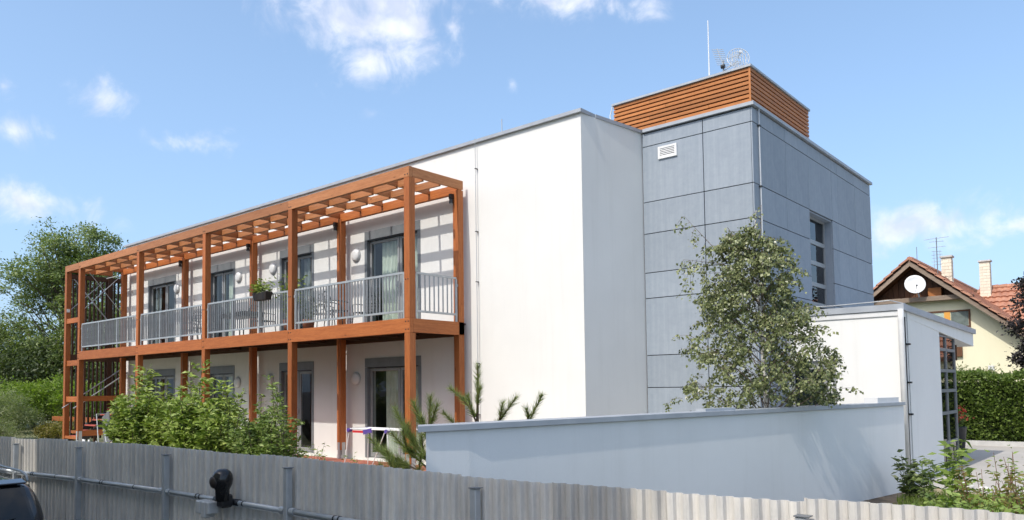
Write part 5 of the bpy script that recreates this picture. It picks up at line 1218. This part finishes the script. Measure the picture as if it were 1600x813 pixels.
pine('low bushy pine left of the low wall end', (-7.75, 7.3, GZ), [(-7.75, 7.3, GZ), (-7.74, 7.3, -1.2), (-7.73, 7.3, -.7), (-7.70, 7.3, -.4), (-7.68, 7.3, -.12)],
     [[(-7.73, 7.3, -.6), (-7.58, 7.25, -.4), (-7.45, 7.2, -.22)], [(-7.73, 7.3, -.62), (-7.85, 7.25, -.42), (-7.92, 7.2, -.2)], [(-7.74, 7.3, -.95), (-8.05, 7.2, -.62), (-8.25, 7.15, -.28)], [(-7.74, 7.3, -1.0), (-7.95, 7.2, -.75), (-7.98, 7.15, -.5)], [(-7.75, 7.3, -1.25), (-8.3, 7.1, -1.0), (-8.62, 7.0, -.70)], [(-7.75, 7.3, -1.3), (-8.05, 7.05, -1.15), (-8.15, 6.9, -.85)], [(-7.75, 7.3, -1.3), (-7.6, 7.0, -1.15), (-7.45, 6.9, -.85)], [(-7.74, 7.3, -1.05), (-7.6, 7.1, -.9), (-7.55, 7.0, -.62)], [(-7.75, 7.3, -1.45), (-8.1, 7.0, -1.35), (-8.3, 6.9, -1.05)], [(-7.75, 7.3, -1.4), (-8.0, 6.95, -1.2), (-8.05, 6.85, -.95)], [(-7.75, 7.3, -1.1), (-7.95, 7.1, -.85), (-8.15, 7.0, -.62)], [(-7.74, 7.3, -.8), (-7.62, 7.15, -.6), (-7.60, 7.05, -.38)], [(-7.75, 7.3, -1.2), (-8.2, 7.05, -.95), (-8.4, 6.95, -.85)], [(-7.75, 7.3, -1.0), (-7.85, 7.0, -.8), (-7.80, 6.9, -.55)]], 1.3)
# birch
def birch():
    bx, by = -4.80, 12.0; t_ = thing('birch_tree', 'young birch with drooping twigs growing between the low wall and grey block', 'tree', (bx, by, GZ)); m = MB()
    tk = [(bx, by, GZ), (bx + .03, by, -1.0), (bx - .02, by + .02, -.2), (bx - .05, by, .7), (bx - .10, by + .02, 1.6), (bx - .13, by, 2.3), (bx - .09, by, 2.85)]
    m.tube(tk, [.065, .058, .05, .04, .028, .016, .005], 8, False)
    m2 = MB()
    def hw(z):
        pr_ = [(-1.3, .9), (-.8, 1.25), (-.4, 1.5), (.0, 1.42), (.6, 1.2), (1.1, .98), (1.6, .84), (2.1, .62), (2.5, .33), (2.9, .08)]
        for (a, wa), (b, wb) in zip(pr_[:-1], pr_[1:]):
            if a <= z <= b: return wa + (wb - wa) * (z - a) / (b - a)
        return .3
    def lop(z, an_): return 1 - (.32 if z > .9 else .17) * max(0.0, math.cos(an_))
    P, D = [], []
    def wallx(y): return -5.335 + (y - 5.605) * .171 - .34
    def spray(a, d, L, n, r=.003):
        a = Vector(a); pts = [a]; v_ = Vector(d).normalized(); k_ = 5
        for k in range(k_):
            v_ = (v_ + Vector((random.gauss(0, .16), random.gauss(0, .16), -.2 + random.gauss(0, .08)))).normalized(); q = pts[-1] + v_ * L / k_
            if q.x > wallx(q.y) and q.z < -.30: break
            pts.append(q)
        if len(pts) < 3: return pts
        m2.tube(pts, [r * (1 - k / (len(pts) + .3)) + .001 for k in range(len(pts))], 3, False)
        for k in range(n):
            q = random.random() ** .8 * (len(pts) - 1); i = min(int(q), len(pts) - 2); p = pts[i].lerp(pts[i + 1], q - i)
            P.append(p + Vector((random.gauss(0, .032), random.gauss(0, .032), random.gauss(-.02, .03)))); D.append((random.gauss(0, .7), random.gauss(-.3, .6), -.6))
        return pts
    def on_trunk(z):
        i = 0
        while i < len(tk) - 2 and tk[i + 1][2] < z: i += 1
        q = min(1, max(0, (z - tk[i][2]) / (tk[i + 1][2] - tk[i][2]))); return Vector(tk[i]).lerp(Vector(tk[i + 1]), q)
    lobes = [(random.uniform(0, 6.28), random.uniform(-1.2, 2.4), random.uniform(.8, 1.2)) for _ in range(14)]
    for k in range(40):                     # ascending limbs
        z = -1.35 + 3.7 * (k + random.random()) / 40; o = on_trunk(z); an_ = k * 2.4 + random.gauss(0, .3); R_ = hw(min(z + .45, 2.88)) * random.uniform(.6, 1.05) * lop(z + .4, an_)
        e = Vector((o.x + math.cos(an_) * R_, o.y + math.sin(an_) * R_, z + R_ * .75 + .1)); mid = o.lerp(e, .55) + Vector((0, 0, .06))
        if e.x > wallx(e.y) and e.z < -.2: continue
        m2.tube([o, mid, e], [.012, .008, .003], 4, False)
        for j in range(7):
            f = .35 + .65 * j / 6; b_ = o.lerp(mid, f / .55) if f < .55 else mid.lerp(e, (f - .55) / .45); a2 = an_ + random.uniform(-1.3, 1.3)
            spray(b_, (math.cos(a2), math.sin(a2), random.uniform(-.1, .5)), random.uniform(.22, .42), random.randint(24, 38))
        spray(e, (math.cos(an_), math.sin(an_), .3), random.uniform(.25, .45), 22)
    for k in range(600):                    # inner fill, thinner towards the top and with open gaps
        z = -1.2 + 3.7 * random.random() ** 1.25; an_ = random.uniform(0, 6.283); w_ = hw(z) * math.sqrt(random.random()) * .92 * lop(z, an_)
        if math.sin(an_ * 3 + z * 4.1) + math.sin(an_ * 2 - z * 6.3) > 1.12: continue
        o = on_trunk(z - .15); b_ = Vector((o.x + math.cos(an_) * w_, o.y + math.sin(an_) * w_, z))
        if b_.x > wallx(b_.y) and b_.z < -.2: continue
        if k % 3 == 0: m2.tube([on_trunk(z - .5 * w_ - .1), b_], [.006, .002], 3, False)
        spray(b_, (math.cos(an_), math.sin(an_), random.uniform(-.3, .4)), random.uniform(.2, .36), random.randint(24, 38))
    # the long bough hanging out to the left near the top, and the leader
    for a, mid, e in (((bx - .06, by, 1.45), (bx - .66, by - .25, 2.2), (bx - 1.15, by - .45, 2.84)), ((bx - .06, by, 1.3), (bx - .6, by - .2, 2.0), (bx - 1.2, by - .4, 2.12)), ((bx - .1, by, 1.8), (bx - .4, by - .1, 2.4), (bx - .55, by - .1, 2.62)), ((bx - .12, by, 2.0), (bx - .02, by, 2.5), (bx + .0, by, 2.92))):
        a, mid, e = Vector(a), Vector(mid), Vector(e); m2.tube([a, mid, e], [.010, .006, .002], 4, False)
        for j in range(7): spray(mid.lerp(e, j / 6) if j > 1 else a.lerp(mid, .7 + .15 * j), (random.gauss(-.3, .5), random.gauss(-.2, .4), -.35), random.uniform(.18, .36), 14)
    for j in range(7): spray((bx - 1.2 + j * .08, by - .4, 2.1), (random.gauss(-.1, .3), -.1, -1), random.uniform(.45, .8), 18)
    m.build('trunk', 'birch_bark', t_, True); m2.build('branches', 'birch_twig', t_)
    V, F = leaves(np.array(P), .056, .76, np.array(D), .25, .35, .12); o = np_mesh('crown', V, F, 'birch_leaf', t_); o['kind'] = 'stuff'
birch()
# clipped hedge beyond the driveway
hg = thing('clipped_hedge', 'thick clipped green hedge behind the kerb before the yellow house', 'hedge', (-2, 28.8, GZ))
m = MB(); m.box(-12, 12, 28.2, 29.6, GZ, -.02); m.build('hedge_core', 'hedge_core', hg)
n_ = 56000; P = np.empty((n_, 3)); side = RNG.random(n_) < .62
P[:, 0] = RNG.uniform(-8.5, 6.5, n_); P[:, 1] = np.where(side, 28.12 + RNG.normal(0, .07, n_), RNG.uniform(28.1, 29.6, n_)); hz_ = .16 + .06 * np.sin(P[:, 0] * 2.1) + .04 * np.sin(P[:, 0] * 5.3)
P[:, 2] = np.where(side, RNG.uniform(GZ + .05, .12, n_), hz_ + RNG.normal(0, .06, n_)); P[:, 1] += np.where(side, .07 * np.sin(P[:, 0] * 4 + P[:, 2] * 5), 0)
D = np.where(side[:, None], np.array([0, -1, .35]), np.array([0, -.3, 1])); V, F = leaves(P, .11, .55, D, .05, .6); o = np_mesh('foliage', V, F, 'hedge_leaf', hg); o['kind'] = 'stuff'
# purple leaved tree at the right edge
tree('purple_tree', 'dark purple leaved tree at the right edge before the yellow house', (-2.75, 31.0, GZ), 5.6, .12,
     [((-2.85, 30.9, 2.2), (.9, .7, .8)), ((-2.75, 30.9, 1.0), (1.0, .7, .6)), ((-2.45, 31, 3.2), (.9, .6, .6)), ((-3.0, 30.9, .75), (.6, .5, .45))], 150, 64, .13, 'purple_leaf', cl=.28, asp=.55)
shrub('garden_shrub', 'wispy shrub on the hedge top beside the entrance', (-5.0, 30, GZ), [((-5.2, 30, .1), (.7, .5, .35)), ((-4.4, 30.2, .2), (.5, .5, .3))], 50, 40, .10, 'willow_leaf', .3, .2)
# weeds and tall plants at the right
def weed(name, label, x, y, h, n, size, mat, smat='stem_green', per=12, spread=.22, asp=.34, grp='weeds in the bed by the driveway'):
    w_ = thing(name, label, 'weed', (x, y, GZ), grp)
    leafy(w_, [((x + random.uniform(-.06, .06), y + random.uniform(-.06, .06), GZ), (x + random.uniform(-spread, spread), y + random.uniform(-spread, spread), GZ + h * random.uniform(.65, 1.05))) for _ in range(n)], size, mat, per, asp=asp, stem_mat=smat)
weed('tall_weed', 'dark leaved plant against the low wall end', -3.30, 14.3, .80, 9, .15, 'dark_leaf', per=18, spread=.17)
weed('tall_weed', 'grey green leafy plant beside the dark one at the wall end', -3.02, 14.2, .74, 9, .15, 'walnut_leaf', per=18, spread=.18)
weed('tall_weed', 'tallest pale weed standing before the glazed entrance door', -2.08, 11.5, 1.25, 8, .16, 'weed_leaf', per=26, spread=.13)
for i, (x, y, h, lb) in enumerate(((-1.62, 10.6, .95, 'brown seeded weed just right of the tallest pale weed'), (-1.42, 11.2, 1.12, 'reddish stemmed weed in the middle of the driveway edge'), (-1.12, 10.4, 1.15, 'bushy reddish weed nearest the right picture edge'), (-.95, 11.3, .9, 'upright thin weed behind the bushy reddish one'))):
    weed('seed_weed', lb, x, y, h, 15, .085, 'yellow_leaf' if i % 2 == 0 else 'weed_leaf', 'stem_red', 24, .28)
    
for i, (x, y, lb) in enumerate(((-1.80, 10.0, 'low broad leaved plant under the tallest weed'), (-1.40, 9.7, 'low broad leaved plant at the fence, middle one'), (-1.05, 9.5, 'low broad leaved plant at the fence near the right edge'), (-.75, 9.8, 'low broad leaved plant cut by the right picture edge'))):
    weed('broad_weed', lb, x, y, .70, 40, .085, 'weed_leaf', per=22, spread=.42, asp=.5)
# grass
n_ = 16000; P = np.empty((n_, 3)); P[:, 0] = RNG.uniform(-3.6, -.3, n_); P[:, 1] = RNG.uniform(8.5, 15.2, n_); P[:, 2] = GZ
keep = P[:, 0] > -3.55 + (P[:, 1] - 8.5) * .045 + .12 * np.sin(P[:, 1] * 3); P = P[keep]; D = np.tile(np.array([0, 0, 1.0]), (len(P), 1)); V, F = leaves(P, .14, .09, D, 0, .35); o = np_mesh('grass', V, F, 'grass_blade'); tag(o, kind='stuff')
for i, (x, y, s, lb) in enumerate(((-2.95, 16.55, .17, 'long white stone lying at the driveway edge'), (-2.5, 16.3, .11, 'small pale stone right of the long white stone'))):
    m = MB(); m.lathe([(.01, -1.3), (.7, -1.0), (.95, -.2), (.9, .5), (.5, 1.1), (.01, 1.25)], (0, 0, 0), 10, (1, .2, 0)); m.v = [(x + a * s * (1.2 if i == 0 else .8), y + b * s * .6, GZ + .05 + c_ * s * .5) for a, b, c_ in m.v]
    tag(m.build('stone', 'stone', None, True), lb, 'stone')
n_ = 9500; P = np.empty((n_, 3)); P[:, 0] = RNG.uniform(-2.5, -.2, n_); P[:, 1] = RNG.uniform(8.8, 13.2, n_); P[:, 2] = GZ + np.abs(RNG.normal(0, .22, n_)) * (.5 + .5 * np.sin(P[:, 0] * 4 + P[:, 1]) ** 2)
P = P[P[:, 0] > -2.5 + (P[:, 1] - 8.8) * .05]; V, F = leaves(P, .07, .55, np.tile(np.array([0, -.3, .6]), (len(P), 1)), .1, .8); o = np_mesh('ground_cover', V, F, 'weed_leaf'); tag(o, kind='stuff')
# planter with red flowers at the entrance
pt = thing('flower_planter', 'tall dark tapered planter with red flowers beside the entrance door', 'planter', (-4.12, 23.1, DZ + .03))
MB().lathe([(.13, 0), (.16, .02), (.24, .78), (.26, .80), (.24, .80), (.22, .74)], (-4.12, 23.1, DZ + .035), 16).build('pot', 'dark_metal', pt, True)
leafy(pt, [((-4.12, 23.1, DZ + .75), (-4.12 + random.uniform(-.28, .28), 23.1 + random.uniform(-.28, .28), DZ + random.uniform(.95, 1.25))) for _ in range(14)], .10, 'hedge_leaf', 10)
P = np.array([(-4.12 + random.gauss(0, .16), 23.0 + random.gauss(0, .14), DZ + random.uniform(.95, 1.38)) for _ in range(130)]); V, F = leaves(P, .075, .8, None); o = np_mesh('flowers', V, F, 'flower_red', pt); o['kind'] = 'stuff'
# trees across the street that the door glass mirrors
tree('street_tree', 'leafy street tree across the road, left of the houses', (-36, -9, ST), 9, .2, [((-36, -9, 3.5), (3, 3, 3)), ((-33.5, -8, 2.2), (2.4, 2.4, 2.2))], 150, 70, .32, 'walnut_leaf', cl=.8)
tree('street_tree', 'second leafy street tree farther down the road', (-46, -10, ST), 9, .2, [((-46, -10, 3.5), (3.2, 3, 3.2)), ((-43.5, -9, 2.0), (2.4, 2.4, 2.2))], 150, 70, .32, 'walnut_leaf', cl=.8)
